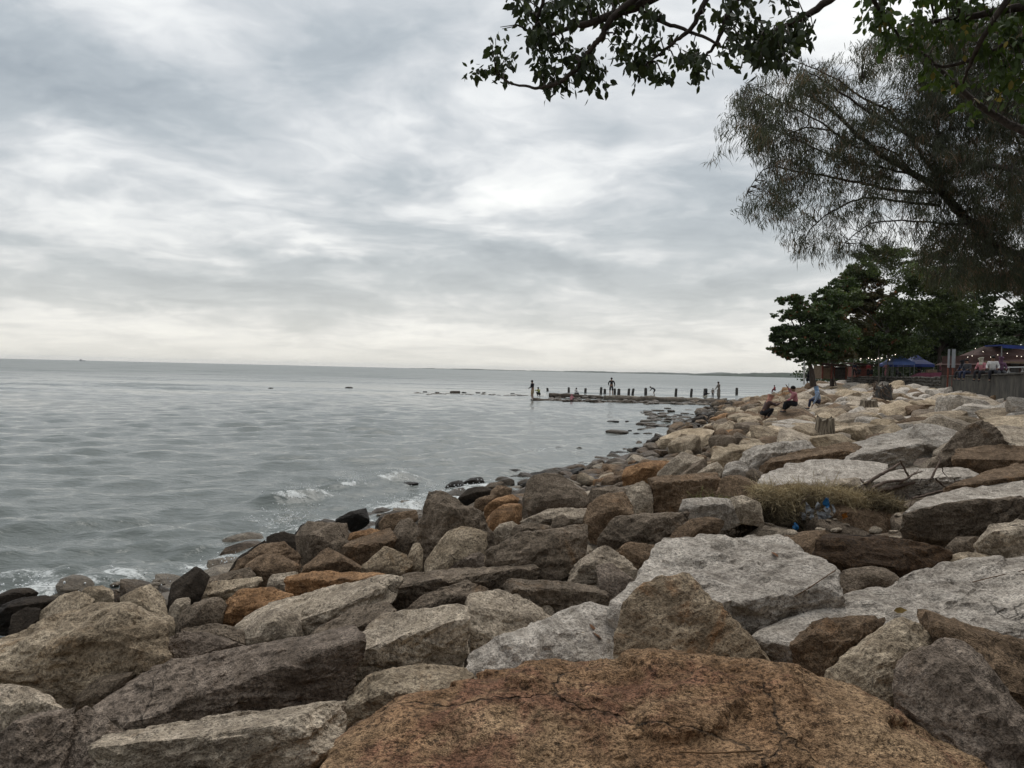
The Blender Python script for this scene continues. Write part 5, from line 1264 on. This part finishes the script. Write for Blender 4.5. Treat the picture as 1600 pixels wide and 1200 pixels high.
RAD = dict(pel=.145, che=.15, nec=.055, shR=.075, shL=.075, elR=.045, elL=.045, haR=.028, haL=.028, hpR=.105, hpL=.105, knR=.065, knL=.065, anR=.04, anL=.04, toR=.035, toL=.035)
def skin_mesh(name, verts, edges, radii, m, parent, levels=1):
    bm = bmesh.new(); lay = bm.verts.layers.skin.verify(); vs = [bm.verts.new(v) for v in verts]
    for a_, b_ in edges: bm.edges.new((vs[a_], vs[b_]))
    for i, v in enumerate(vs): v[lay].radius = radii[i] if isinstance(radii[i], tuple) else (radii[i], radii[i]); v[lay].use_root = (i == 0)
    me = bpy.data.meshes.new(name); bm.to_mesh(me); bm.free(); me.materials.append(m)
    o = bpy.data.objects.new(name, me); C.objects.link(o); o.parent = parent
    md = o.modifiers.new('skin', 'SKIN'); md.use_smooth_shade = True
    sb = o.modifiers.new('smooth', 'SUBSURF'); sb.levels = levels; sb.render_levels = levels
    return o
def person(label, loc, face, H, pose, top, bottom, head='hair', sleeves=True, skirt=False, tweak=None, fingers=False, phone=False, group=None):
    """face: degrees, 0 looks away from the viewer (+Y), 90 looks left, -90 right"""
    root = empty('person', tuple(loc), R(face), label=label, cat='person', group=group)
    J = dict(POSE[pose]); J.update(tweak or {}); k = H / 1.70
    J = {a: Vector(b) * k for a, b in J.items()}
    v = []; e = []; r = []
    def add(p, rad, par=None):
        v.append(tuple(p)); r.append((rad[0] * k, rad[1] * k) if isinstance(rad, tuple) else rad * k)
        if par is not None: e.append((par, len(v) - 1))
        return len(v) - 1
    up_ = (J['hed'] - J['nec']).normalized()
    pel = add(J['pel'], (.13, .10)); che = add(J['che'], (.14, .10), pel); uc = add(J['nec'].lerp(J['che'], .25), (.10, .08), che); nec = add(J['nec'], .055, uc)
    h0 = add(J['nec'].lerp(J['hed'], .62), (.07, .08), nec); h1 = add(J['hed'], (.085, .10), h0); h2 = add(J['hed'] + up_ * .07 * k, (.062, .075), h1)
    for S in 'RL':
        s0 = add(J['sh' + S], .06, uc); e0 = add(J['el' + S], .042, s0); w0 = add(J['el' + S].lerp(J['ha' + S], .9), .028, e0)
        d = (J['ha' + S] - J['el' + S]).normalized(); hnd = add(J['ha' + S] + d * .04 * k, (.036, .02), w0)
        if fingers:
            sd_ = d.cross(Vector((0, 0, 1))).normalized()
            for q in range(4):
                f1 = add(J['ha' + S] + d * (.10 + .01 * (q in (1, 2))) * k + sd_ * (q - 1.5) * .02 * k, .009, hnd); add(Vector(v[f1]) + (d * .035 - Vector((0, 0, .015))) * k, .007, f1)
            add(J['ha' + S] + (d * .05 + sd_ * .05) * k, .010, hnd)
        g0 = add(J['hp' + S], .085, pel); k0 = add(J['kn' + S], .056, g0); c0 = add(J['kn' + S].lerp(J['an' + S], .35), .055, k0); a0 = add(J['an' + S], .036, c0); add(J['to' + S], (.045, .03), a0)
    skin_mesh('body', v, e, r, M['skin'], root)
    # face: nose, eyes and mouth are too small to see at this distance but sit on the head
    fw = Vector((0, 1, 0)); fw = (fw - up_ * fw.dot(up_)).normalized()
    iv, if_ = ico(1); fc = J['hed'] + fw * .095 * k
    part('face', [(iv * .012 * k * np.array([1, 1.4, 1.6]) + np.array(fc - up_ * .01 * k), if_), (iv * .010 * k + np.array(fc + up_ * .02 * k + Vector((.03, -.01, 0)) * k), if_), (iv * .010 * k + np.array(fc + up_ * .02 * k + Vector((-.03, -.01, 0)) * k), if_), (iv * np.array([.022, .008, .007]) * k + np.array(fc - up_ * .045 * k - fw * .008 * k), if_)], M['brown_dress'], root, True)
    # clothes
    v = []; e = []; r = []
    pel = add(J['pel'].lerp(J['che'], .12), (.155, .125)); che = add(J['che'], (.165, .125), pel); uc = add(J['nec'].lerp(J['che'], .25), (.12, .10), che); add(J['nec'].lerp(J['che'], .08), .07, uc)
    for S in 'RL':
        s0 = add(J['sh' + S], .078, uc); e0 = add(J['sh' + S].lerp(J['el' + S], 1.0 if sleeves else .7), .060, s0)
        if sleeves: add(J['el' + S].lerp(J['ha' + S], .82), .042, e0)
    skin_mesh('top', v, e, r, top, root)
    v = []; e = []; r = []
    pel = add(J['pel'], (.165, .135)); add(J['pel'].lerp(J['che'], .25), (.15, .12), pel)
    for S in 'RL':
        g0 = add(J['hp' + S], .11, pel); k0 = add(J['kn' + S], .082 if not skirt else .12, g0)
        if bottom[1] > .5: c0 = add(J['kn' + S].lerp(J['an' + S], bottom[1] * .95), .060 if not skirt else .11, k0)
    if skirt:
        kc = (J['knR'] + J['knL']) / 2; ac = (J['anR'] + J['anL']) / 2
        a1 = add(J['pel'].lerp(kc, .7), (.19, .16), pel); add(kc.lerp(ac, .8), (.20, .17), a1)
    skin_mesh('skirt' if skirt else 'trousers', v, e, r, bottom[0], root)
    if head == 'hair':
        V = iv.copy(); c = J['hed'] + up_ * .035 * k - fw * .022 * k; i4, f4 = ico(3)
        V = i4 * np.array([.098, .112, .10]) * k; keep = V[:, 2] > -.03 * k
        V[~keep, 2] = -.03 * k + (V[~keep, 2] + .03 * k) * .5
        part('hair', (V + np.array(c), f4), M['hair_black'], root, True)
    elif head is not None:
        v = []; e = []; r = []
        a0 = add(J['hed'] - fw * .025 * k, (.112, .118)); add(J['hed'] + up_ * .06 * k - fw * .02 * k, (.08, .09), a0)
        b0 = add(J['nec'] + up_ * .02 * k, .095, a0); c0 = add(J['nec'].lerp(J['che'], .30) + fw * .02 * k, (.165, .13), b0); add(J['nec'].lerp(J['che'], .75), (.15, .13), c0)
        skin_mesh('headscarf', v, e, r, head, root)
    for S in 'RL':
        part('shoe', (ico(2)[0] * np.array([.05, .12, .04]) * k + np.array((J['an' + S] + J['to' + S]) / 2 - Vector((0, 0, .02 * k))), ico(2)[1]), M['dark_grey_cloth'], root, True)
    return root
bpy.context.view_layer.update()
DG = bpy.context.evaluated_depsgraph_get()
def surf(px, py):
    """point of the built scene seen at a pixel"""
    d = ray(px, py).normalized()
    o_ = Vector((0, 0, CAM_Z))
    for _ in range(6):
        ok, p, n, _i, ob, _m = scene.ray_cast(DG, o_, d)
        if not ok: return None
        if ob.name.startswith('haze'): o_ = p + d * .01; continue
        return p
    return None
def down(x, y, z0=6.0):
    ok, p, n, _i, ob, _m = scene.ray_cast(DG, Vector((x, y, z0)), Vector((0, 0, -1)))
    return p.z if ok else None
def settle(px, py, Y=None):
    for k in range(0, 60):
        p = surf(px, py + k * .5)
        if p is not None and .25 < p.z < 3.4 and p.y < 160: return p
    return at(px, py, Y or 60)
def on_rock(px, py, fallback):
    p = surf(px, py)
    if p is None or p.y > 120 or p.y < 5: p = at(px, py, fallback)
    return p
BK, NV, KH, WH = M['black_cloth'], M['navy_cloth'], M['khaki_cloth'], M['white_cloth']
pw = on_rock(1196, 655, 34); s_ = pw.y / FPX
w1 = person('woman squatting in a pink headscarf and brown top reaching out a phone', pw, -80, 1.70 * max(.9, 40 * s_ / 1.12), 'squat', M['brown_dress'], (BK, 1), M['pink_scarf'], fingers=True, skirt=False)
hp = Vector(POSE['squat']['haR']) * 1.0
pw2 = on_rock(1243, 645, 38); 
w2 = person('woman in black with dark hair sitting on the rocks and raising a phone', pw2, 62, 1.70 * max(.9, 42 * pw2.y / FPX / 1.2), 'sit', M['rose_cloth'], (BK, 1), 'hair', fingers=True, skirt=True, tweak=dict(elR=(.26,.22,.86), haR=(.16,.40,1.14)))
pw3 = on_rock(1279, 640, 38)
w3 = person('woman in a pale blue headscarf and jacket leaning back on the rocks', pw3, 70, 1.70 * max(.9, 36 * pw3.y / FPX / 1.2), 'sit', M['pale_blue_jacket'], (NV, 1), M['blue_scarf'], fingers=True, tweak=dict(elL=(-.26,.12,.55), haL=(-.28,.30,.20)))
def phone(px, py, Y, lb):
    c = at(px, py, Y); o = part('phone', [box_geo((0, 0, 0), (.075, .012, .15), 1.2)], BK, None); o.location = c; tag(o, lb, 'phone')
phone(1232.5, 602, pw2.y - .1, 'black phone held up by the woman in black'); phone(1218.5, 626, pw.y - .1, 'small phone held out by the squatting woman in pink headscarf')
person('figure in red sitting on the far rocks against the sea', settle(1211, 603), 90, 1.5, 'sit', M['red_cloth'], (M['maroon'], 1), 'hair')
person('person in a dark cloak sitting under the first almond tree', settle(1263, 598), 160, 1.9, 'sit', BK, (BK, 1), BK, skirt=True)
person('man in black top and khaki shorts standing at the outer tip of the jetty', (at(832, 625, 71).x, 71, .0), 60, 1.84, 'stand_reach', BK, (KH, .0), 'hair', tweak=dict(anR=(.11,-.02,.0)))
person('crouching person in yellow and black beside the man in khaki shorts', (at(842, 612, 79).x, 79, .12), 150, 1.5, 'squat', M['yellow_cloth'], (BK, 1), 'hair')
person('child in a white shirt sitting on the outer part of the back log', (at(899, 617, 80).x, 80, .12), -60, 1.35, 'sit', WH, (BK, 1), 'hair')
person('figure with a rose red top crouching low in the water by the front log', (at(892.5, 629, 70).x, 70, -.12), -20, 1.25, 'squat', M['rose_cloth'], (M['brown_dress'], 1), M['rose_cloth'])
person('tall man in dark clothes standing on the raised log with a hand out', (at(955, 620, 79).x, 79, .30), 10, 1.90, 'hips', BK, (M['dark_grey_cloth'], .0), 'hair')
person('bare legged child bending forward on the log with arms stretched down', (at(1022, 622, 79).x, 79, .42), 75, 1.32, 'bend', M['dark_grey_cloth'], (BK, .0), 'hair')
person('woman in black and pale trousers crouching by the thickest pile', (at(1101, 625, 77).x, 77, .30), -70, 1.4, 'squat', BK, (M['cream_cloth'], 1), BK)
person('small child in pale top standing beside the woman in a long dress', settle(1113.5, 617), -40, 1.0, 'stand', M['grey_beige_dress'], (M['dark_grey_cloth'], 1), 'hair')
person('woman in a long beige dress bending toward the small child', settle(1123, 618), 100, 1.75, 'stand_reach', M['grey_beige_dress'], (M['grey_beige_dress'], 1), 'hair', skirt=True, tweak=dict(haR=(.2,.34,.9), haL=(-.2,.30,.86)))
# people on the concrete wall
def wall_person(px, Y, dy, *a, **k):
    person(a[0], (at(px, 580, Y).x, Y, 3.10 + dy), *a[1:], **k)
wall_person(1551, 39, 0, 'man in a loose white shirt sitting on the concrete wall', 150, 1.75, 'perch', WH, (BK, 1), 'hair')
wall_person(1563, 40, 0, 'woman in purple sitting behind the man in the white shirt', 160, 1.7, 'perch', M['purple_cloth'], (M['dark_grey_cloth'], 1), M['purple_cloth'])
wall_person(1534, 41, 0, 'person with a pale scarf leaning on an arm on the wall', 120, 1.65, 'perch', M['rose_cloth'], (BK, 1), M['cream_cloth'])
wall_person(1512, 43, 0, 'person in dark clothes hunched on the wall beside the pale scarf', 110, 1.6, 'perch', M['dark_grey_cloth'], (NV, 1), 'hair')
wall_person(1505, 45, 0, 'second dark hunched figure on the wall nearest the sign boards', 100, 1.55, 'perch', NV, (BK, 1), BK)
rr = np.random.default_rng(8); colp = ['dark_grey_cloth', 'navy_cloth', 'red_cloth', 'black_cloth', 'brown_dress', 'khaki_cloth', 'dark_grey_cloth', 'navy_cloth', 'maroon']
for i, px in enumerate([1330, 1339, 1348, 1356, 1366, 1376, 1398, 1414, 1440]):
    person(['leftmost dim visitor under the trees, sitting', 'dim visitor in navy standing second from the left under the trees', 'dim visitor in red standing third under the trees', 'dim visitor sitting fourth from the left in front of the food stall', 'dim visitor in brown standing fifth under the hanging bulbs', 'dim visitor in khaki standing left of the thin pale trunk', 'dim visitor sitting under the pale blue tent', 'dim visitor in navy standing between the two blue tents', 'dim visitor in maroon standing right of the deep blue tent'][i], (at(px, 590, 90).x, 88 + rr.uniform(-2, 4), 2.95), rr.uniform(0, 360), rr.uniform(1.5, 1.75), 'stand' if i % 3 else 'sit', M[colp[i]] if colp[i] in M else BK, (BK, 1), 'hair', group='visitors under the trees')
person('visitor in a pink dress standing left of the blue tents', (at(1385, 590, 86).x, 86, 2.95), 120, 1.6, 'stand_reach', M['rose_cloth'], (M['rose_cloth'], 1), 'hair', skirt=True)

# ------------------------------------------------------------------ stumps
def stump(px, py, wpx, hpx, label, mk_, rough, Yf):
    p = on_rock(px, py, Yf); s = p.y / FPX; r = wpx * s / 2; h = hpx * s; n = 26
    rg2 = np.random.default_rng(int(px)); V = []; 
    rim = 1 + .18 * rg2.normal(size=n); tp_ = 1 + rough * rg2.normal(size=n)
    for k, (f, rs_) in enumerate([(-.5, 1.12), (0, 1.08), (.35, 1.0), (.7, .96), (1.0, .93)]):
        for j in range(n):
            a = 2 * math.pi * j / n; q = r * rs_ * (1 + .10 * math.sin(3 * a + px) + .06 * (rim[j] - 1) * 3)
            V.append((q * math.cos(a), q * math.sin(a), h * f * (tp_[j] if f == 1.0 else 1)))
    for j in range(n): a = 2 * math.pi * j / n; V.append((r * .6 * math.cos(a), r * .6 * math.sin(a), h * (.86 + .08 * rg2.random())))
    V.append((0, 0, h * .85)); V = np.array(V)
    i = np.arange(6 * n).reshape(6, n); j_ = np.roll(i, -1, 1)
    F = np.stack([i[:-1], j_[:-1], j_[1:], i[1:]], -1).reshape(-1, 4); F = np.vstack([F[:, [0, 1, 2]], F[:, [0, 2, 3]]])
    F = np.vstack([F, np.array([(5 * n + q, 5 * n + (q + 1) % n, 6 * n) for q in range(n)])])
    return link('tree_stump', np_mesh('tree_stump', V, F, False), M[mk_], loc=p, label=label, cat='stump')
m, t, b = mat('split_wood')
P = t.new('ShaderNodeTexCoord').outputs['Object']
t.put(b.inputs['Base Color'], t.mix(t.ss(t.noise(t.vm('MULTIPLY', P, (9, 9, 1.2)), 1.5, 5, .7), .42, .6), (0.07, 0.052, 0.036), (0.27, 0.225, 0.165))); b.inputs['Roughness'].default_value = .9; M['split'] = m
stump(1289, 676, 28, 23, 'upright weathered stump with a jagged splintered top among pale slabs', 'split', .12, 24)
stump(1358, 636, 25, 12, 'low wide pale stump left of the brown root ball', 'split', .10, 40)
rb = stump(1379, 622, 24, 19, 'dark brown stump with tangled roots near the stone wall', 'pile', .15, 52)
rp = []
for q in range(34):
    a = rr.uniform(0, 6.28); r_ = .52; p0 = Vector((r_ * math.cos(a) * .8, r_ * math.sin(a) * .8, rr.uniform(0, .7))); p1 = p0 * 1.25 + Vector((0, 0, rr.uniform(-.2, .3))); rp.append([(p0, .05), (p1, .03), (p1 + Vector((rr.normal(0, .15), rr.normal(0, .15), -.2)), .012)])
M['root'] = simple('dry_roots', (0.10, 0.07, 0.05), .9, .4, 6)
part('roots', tube_geo(rp, 5), M['root'], rb, True)

# ------------------------------------------------------------------ driftwood branch and tangled debris
dw0 = surf(1385, 768) or at(1385, 768, 8.2); Yd = min(max(dw0.y - .15, 6.0), 10.5)
dw = empty('driftwood_branch', tuple(at(1385, 765, Yd)), label='dead leafless branch with broken twigs lying beside the tangled debris', cat='branch')
DB = [([(1346,768),(1362,768),(1385,765),(1415,757),(1440,750),(1466,746)], .035, .014), ([(1352,757),(1375,742),(1392,733),(1408,723)], .024, .013), ([(1362,764),(1385,753),(1412,750),(1428,741),(1441,737)], .024, .006),
      ([(1407,720),(1413,732),(1421,747)], .010, .014), ([(1455,749),(1462,733),(1469,720),(1466,712)], .016, .006), ([(1425,779),(1445,774),(1462,769),(1495,765),(1506,767)], .014, .013), ([(1503,766),(1508,774),(1511,784)], .012, .005), ([(1482,765),(1485,772),(1486,780)], .008, .004),
      ([(1472,730),(1474,738),(1480,745)], .006, .004), ([(1491,748),(1492,757),(1489,766)], .007, .005), ([(1462,748),(1472,758),(1484,764)], .012, .010), ([(1420,744),(1430,739),(1436,733)], .008, .003), ([(1350,772),(1349,755),(1344,748)], .02, .008), ([(1506,766),(1516,765)], .007, .003), ([(1412,750),(1404,758),(1398,764)], .01, .006), ([(1440,748),(1436,757)], .006, .003)]
dwp = []
for i, (pp, r0, r1) in enumerate(DB): dwp.append(curve_path([at(x, y, Yd + .12 * math.sin(i * 2.3) + .05 * k) - dw.location for k, (x, y) in enumerate(pp)], r0, r1, 5, .004, i))
M['driftwood'] = simple('grey_brown_driftwood', (0.13, 0.095, 0.075), .9, .4, 20, .01)
link('wood', np_mesh('wood', *tube_geo(dwp, 8)), M['driftwood'], dw)
Yb = (surf(1250, 828) or at(1250, 828, 7.2)).y
Yb = min(max(Yb, 6.2), 9.0)
db = empty('debris_tangle', tuple(at(1250, 830, Yb)), label='tangled heap of tan fibres, rope and plastic scraps on the boulders', cat='debris')
LD = np.array(db.location[:])
M['sodden'] = simple('dark_rotten_matter', (0.030, 0.022, 0.015), .95, .6, 14, .05)
m, t, b = mat('tan_fibre'); t.put(b.inputs['Base Color'], t.mix(t.new('ShaderNodeAttribute', attribute_name='tint').outputs['Fac'], (0.05, 0.038, 0.022), (0.46, 0.37, 0.22))); b.inputs['Roughness'].default_value = .95; M['fibre'] = m
M['fibre_green'] = simple('greenish_fibre', (0.22, 0.225, 0.09), .95, .4, 10)
LUMP = [ # px, py, rx, ry, dY, fibres, green?
 (1115,793,32,10,.15,900,1),(1150,800,22,14,.05,500,0),(1175,812,26,20,0,1100,0),(1205,795,24,22,.1,1300,0),(1235,785,24,18,.15,1000,0),(1262,775,30,12,.2,800,0),(1300,778,34,12,.15,900,0),(1335,785,26,14,.1,900,0),(1368,792,26,18,.1,1000,0),(1395,795,22,16,.12,600,0),(1190,762,20,8,.3,250,0),(1240,765,30,8,.3,400,0),(1225,818,30,10,-.05,400,0),(1130,822,24,6,.0,120,0)]
core = []; FV = []; tints = []
LUMP = [(x, y - 1 + 4 * math.sin(x), rx * .92, ry * .95, dY - .10, n, g) for (x, y, rx, ry, dY, n, g) in LUMP]
for i, (x, y, rx, ry, dY, n, g) in enumerate(LUMP):
    c = at(x, y + 4, Yb + dY); s = c.y / FPX
    Pp = rng.normal(size=(12, 3)); Pp /= np.linalg.norm(Pp, axis=1)[:, None]; Pp *= np.array([rx * s * .85, rx * s * .7, ry * s * .8])
    V, F, cc = rock_shape(Pp, 3, 10, 300 + i, .12, .03, 3); core.append((V + np.array(c[:]) - LD, F))
for (x, y, rx, ry) in [(1290, 812, 60, 16), (1340, 815, 50, 18), (1250, 815, 40, 14)]:
    c = at(x, y, Yb + .2); s = c.y / FPX; Pp = rng.normal(size=(12, 3)); Pp /= np.linalg.norm(Pp, axis=1)[:, None]; Pp *= np.array([rx * s, rx * s * .6, ry * s])
    V, F, cc = rock_shape(Pp, 3, 12, 330 + int(x), .12, .03, 3); core.append((V + np.array(c[:]) - LD, F))
part('sodden_mass', core, M['sodden'], db, True)
for gi in (0, 1):
    Vs = []; Fs = []; Ts = []; n0 = 0
    for i, (x, y, rx, ry, dY, n, g) in enumerate(LUMP):
        if g != gi: continue
        n = int(n * 2.4)
        c = np.array(at(x, y, Yb + dY)[:]) - LD; s = Yb / FPX
        v = rng.normal(size=(n, 3)); v /= np.linalg.norm(v, axis=1)[:, None]
        p = c + v * np.array([rx * s, rx * s * .8, ry * s]) * rng.uniform(.75, 1.02, (n, 1)) * (1 + .35 * fbm(v * 1.0 + i * 7, 1.6, 2))[:, None]; nb_ = 5
        d = v * .35 + rng.normal(0, .8, (n, 3)) + .35 * np.array([math.sin(i * 1.7), math.cos(i), -.5]); d /= np.linalg.norm(d, axis=1)[:, None]
        curl = rng.normal(0, 1.6, (n, 3)); L = rng.uniform(.012, .065, n)[:, None]; sd_ = np.cross(d, curl); sd_ /= np.linalg.norm(sd_, axis=1)[:, None]; sd_ = sd_ * rng.uniform(.0010, .0024, n)[:, None]
        rows = []
        for k in range(nb_):
            f = k / (nb_ - 1); q = p + d * L * f + curl * L * f * f * .8 - np.array([0, 0, .25]) * L * f * f
            rows.append(q + sd_); rows.append(q - sd_)
        Vv = np.stack(rows, 1).reshape(-1, 3); i0 = (np.arange(n) * nb_ * 2)[:, None] + n0
        Fs.append(np.concatenate([i0 + np.array([[2 * k, 2 * k + 1, 2 * k + 3, 2 * k + 2]]) for k in range(nb_ - 1)], 0)); Vs.append(Vv); n0 += len(Vv)
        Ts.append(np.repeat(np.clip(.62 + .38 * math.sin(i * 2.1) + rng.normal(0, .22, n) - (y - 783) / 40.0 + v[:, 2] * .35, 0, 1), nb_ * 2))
    link('fibres', np_mesh('fibres', np.vstack(Vs), np.vstack(Fs), True, {'tint': np.concatenate(Ts)}), M['fibre' if gi == 0 else 'fibre_green'], db, kind='stuff')
M['plastic_blue'] = simple('blue_plastic', (0.02, 0.13, 0.30), .4, .2, 8); M['plastic_grey'] = simple('grey_plastic_film', (0.22, 0.23, 0.24), .5, .4, 12); M['plastic_orange'] = simple('orange_plastic', (0.35, 0.13, 0.02), .5, .2, 8)
def scrap(name, x, y, wpx, hpx, mk_, seed, label=None):
    rg2 = np.random.default_rng(seed); s = Yb / FPX; n = 9; c = np.array(at(x, y, Yb - .36)[:]) - LD
    u, v = np.meshgrid(np.linspace(-1, 1, n), np.linspace(-1, 1, n)); P = np.stack([u * wpx * s / 2 * (1 + .25 * np.sin(v * 4 + seed)), 0 * u, v * hpx * s / 2 * (1 + .2 * np.cos(u * 5))], -1).reshape(-1, 3)
    P[:, 1] += fbm(P + seed, 22, 3) * .035; P[:, 0] += fbm(P + seed + 5, 18, 2) * .02; P[:, 2] += fbm(P + seed + 9, 18, 2) * .02
    i = np.arange(n * n).reshape(n, n); F = np.stack([i[:-1, :-1], i[:-1, 1:], i[1:, 1:], i[1:, :-1]], -1).reshape(-1, 4)
    return link(name, np_mesh(name, P + c, F), M[mk_], db, label=label)
scrap('plastic_scrap', 1291, 786, 8, 14, 'plastic_blue', 1, 'bright blue plastic scrap'); scrap('plastic_scrap', 1243, 824, 7, 11, 'plastic_blue', 2, 'dull blue plastic scrap low in the heap')
for i, (x, y, a_, b_) in enumerate([(1262,794,8,16),(1270,803,6,14),(1285,806,13,13),(1293,800,8,16),(1255,808,6,12),(1278,790,5,11),(1301,795,5,12)]): scrap('plastic_bag', x, y, a_, b_, 'plastic_grey', 3 + i)
scrap('plastic_scrap', 1320, 807, 6, 7, 'plastic_orange', 16, 'orange plastic scrap')
sticks = []
for k in range(90):
    x = rng.uniform(1110, 1430); y = rng.uniform(775, 840); a = rng.normal(0, .9); L = rng.uniform(6, 30); Y = Yb + rng.uniform(-.15, .15)
    sticks.append([(at(x, y, Y) - Vector(LD), .006), (at(x + L * math.cos(a) * .5, y + L * math.sin(a) * .5 - 2, Y) - Vector(LD), .005), (at(x + L * math.cos(a), y + L * math.sin(a), Y + .03) - Vector(LD), .003)])
part('sticks', tube_geo(sticks, 5), M['driftwood'], db, True, kind='stuff')

# ------------------------------------------------------------------ leaf litter and twigs on the near boulders
M['dry_leaf'] = simple('dry_brown_leaf', (0.13, 0.055, 0.02), .8, .3, 20); M['yellow_leaf'] = simple('yellow_leaf', (0.24, 0.16, 0.05), .7, .3, 20); M['twig'] = simple('dry_twig', (0.12, 0.07, 0.035), .9, .3, 20)
for (x, y, mk_, sz_, lb) in [(1395,957,'yellow_leaf',.06,'yellow fallen leaf on the huge flat pale slab'),(1247,951,'dry_leaf',.09,'reddish brown curled leaf at the right foot of the whitish dome'),(1270,948,'dry_leaf',.08,'dark brown leaf caught between the dome and the flat slab'),(1232,955,'dry_leaf',.06,'small dark red leaf on the edge of the flat slab'),
        (925,985,'dry_leaf',.08,'brown leaf lying in the hollow behind the rusty boulder'),(938,1000,'dry_leaf',.08,'darker leaf below the brown one behind the rusty boulder'),(915,990,'yellow_leaf',.07,'thin yellowish leaf next to the brown one behind the rusty boulder'),(1205,865,'dry_leaf',.09,'dark flat leaf on top of the whitish dome'),(955,972,'dry_leaf',.05,'tiny leaf in the crevice left of the upright slab')]:
    p = surf(x, y)
    if p is None: continue
    V, F = leaves_geo(np.zeros((1, 3)), sz_, np.random.default_rng(int(x)), .1, 'leaf', np.array([[math.cos(x), math.sin(x), .08]]))
    link('fallen_leaf', np_mesh('fallen_leaf', V, F), M[mk_], loc=p + Vector((0, -.01, .012)), label=lb, cat='leaf')
for (pp, lb) in [([(1240,935),(1262,922),(1290,903),(1305,893)], 'long thin dry twig lying across the right side of the whitish dome'), ([(1518,912),(1545,905),(1600,893)], 'thin curved dry twig on the flat slab at the right edge'), ([(1060,1178),(1110,1180),(1190,1176)], 'thin dry straw lying on the rusty boulder near the bottom edge')]:
    Q = [surf(x, y) for x, y in pp]
    if any(q is None for q in Q): continue
    base = Q[0]; link('twig', np_mesh('twig', *tube_geo([[(q - base + Vector((0, -.01, .012)), .003) for q in Q]], 5)), M['twig'], loc=base, label=lb, cat='twig')

# ------------------------------------------------------------------ spray thrown up where the waves meet the rocks
M['spray'] = simple('sea_spray', (0.75, 0.77, 0.77), .4, .05)
V0, F0 = ico(1); Vs = []; Fs = []; n0 = 0
for (px, py, n, rx, rz_) in [(452,826,190,.55,.30),(478,775,120,.5,.14),(560,756,110,.5,.18),(608,752,120,.5,.22),(12,985,160,.5,.25),(190,915,60,.6,.10),(700,770,90,.7,.14),(760,762,60,.5,.10),(640,790,120,.8,.12),(365,885,50,.4,.10),(30,925,80,.6,.12)]:
    d = ray(px, py); Y = -CAM_Z / d.z; c = at(px, py, Y)
    for _ in range(n):
        q = np.array([c.x + rng.normal(0, rx * .5), c.y + rng.normal(0, rx * .4), .03 + abs(rng.normal(0, rz_ * .6))])
        Vs.append(V0 * rng.uniform(.004, .014) * np.array([1, 1, rng.uniform(.8, 1.6)]) + q); Fs.append(F0 + n0); n0 += len(V0)
link('sea_spray', np_mesh('sea_spray', np.vstack(Vs), np.vstack(Fs)), M['spray'], label='white droplets thrown up where small waves hit the rocks', cat='spray', kind='stuff')

Vs = []; Fs = []; n0 = 0; rr = np.random.default_rng(44)
def add_stone(x, y, z, sc, flat=.7):
    global n0
    V, F = base_rock(int(rr.integers(0, 14)), 2); a = rr.uniform(0, 6.28); T = np.array([[math.cos(a), -math.sin(a), 0], [math.sin(a), math.cos(a), 0], [0, 0, 1]])
    Vs.append((V * np.array([sc * rr.uniform(.8, 1.4), sc, sc * flat * rr.uniform(.7, 1.2)])) @ T.T + np.array([x, y, z])); Fs.append(F + n0); n0 += len(V)
for k in range(230):
    px = rr.uniform(860, 1185) if k % 3 else rr.uniform(1000, 1190); fr = rr.random() < .5
    Y = (70.5 if fr else 79) + rr.normal(0, 1.0); p = at(px, 627, Y); add_stone(p.x, Y, rr.uniform(-.1, .12), rr.uniform(.4, 1.1))
for k in range(60):
    px = rr.uniform(640, 870); Y = 84 + rr.normal(0, 1.5); p = at(px, 617, Y); add_stone(p.x, Y, -.02, rr.uniform(.2, .7), .5)
for k in range(120):
    px = rr.uniform(1000, 1130); py = rr.uniform(638, 672); d = ray(px, py); Y = -CAM_Z / d.z
    if d.x * Y < float(xs(Y)) - (1130 - px) * .018 - 2.5: continue
    add_stone(d.x * Y, Y, rr.uniform(-.05, .06), rr.uniform(.3, .8), .6)
link('groyne_stones', np_mesh('groyne_stones', np.vstack(Vs), np.vstack(Fs), False), M['D'], label='small wet stones heaped along the log jetty and in the shallow corner', cat='stones', kind='stuff')
Vs = []; Fs = []; n0 = 0
for k in range(5200):
    Y = 2.4 + 14 * rr.random() ** 1.4; x = rr.uniform(float(xs(Y)) + .3, min(float(xw(Y)), Y * .75 + 1)); z = float(zs(x, Y))
    if abs(x) > Y * .75 + 1: continue
    h = down(x, Y, 3.2)
    if h is None or h > z - .02: continue
    add_stone(x, Y, h + .01, rr.uniform(.05, .20))
    if len(Vs) > 1500: break
print('pebbles', len(Vs))
if Vs: link('gap_stones', np_mesh('gap_stones', np.vstack(Vs), np.vstack(Fs), False), M['G'], label='small loose stones caught in the gaps between the near boulders', cat='stones', kind='stuff')
print('TRIS', sum(len(o.data.loop_triangles) or sum(len(p.vertices) - 2 for p in o.data.polygons) for o in {o.data.name: o for o in scene.objects if o.type == 'MESH'}.values()))
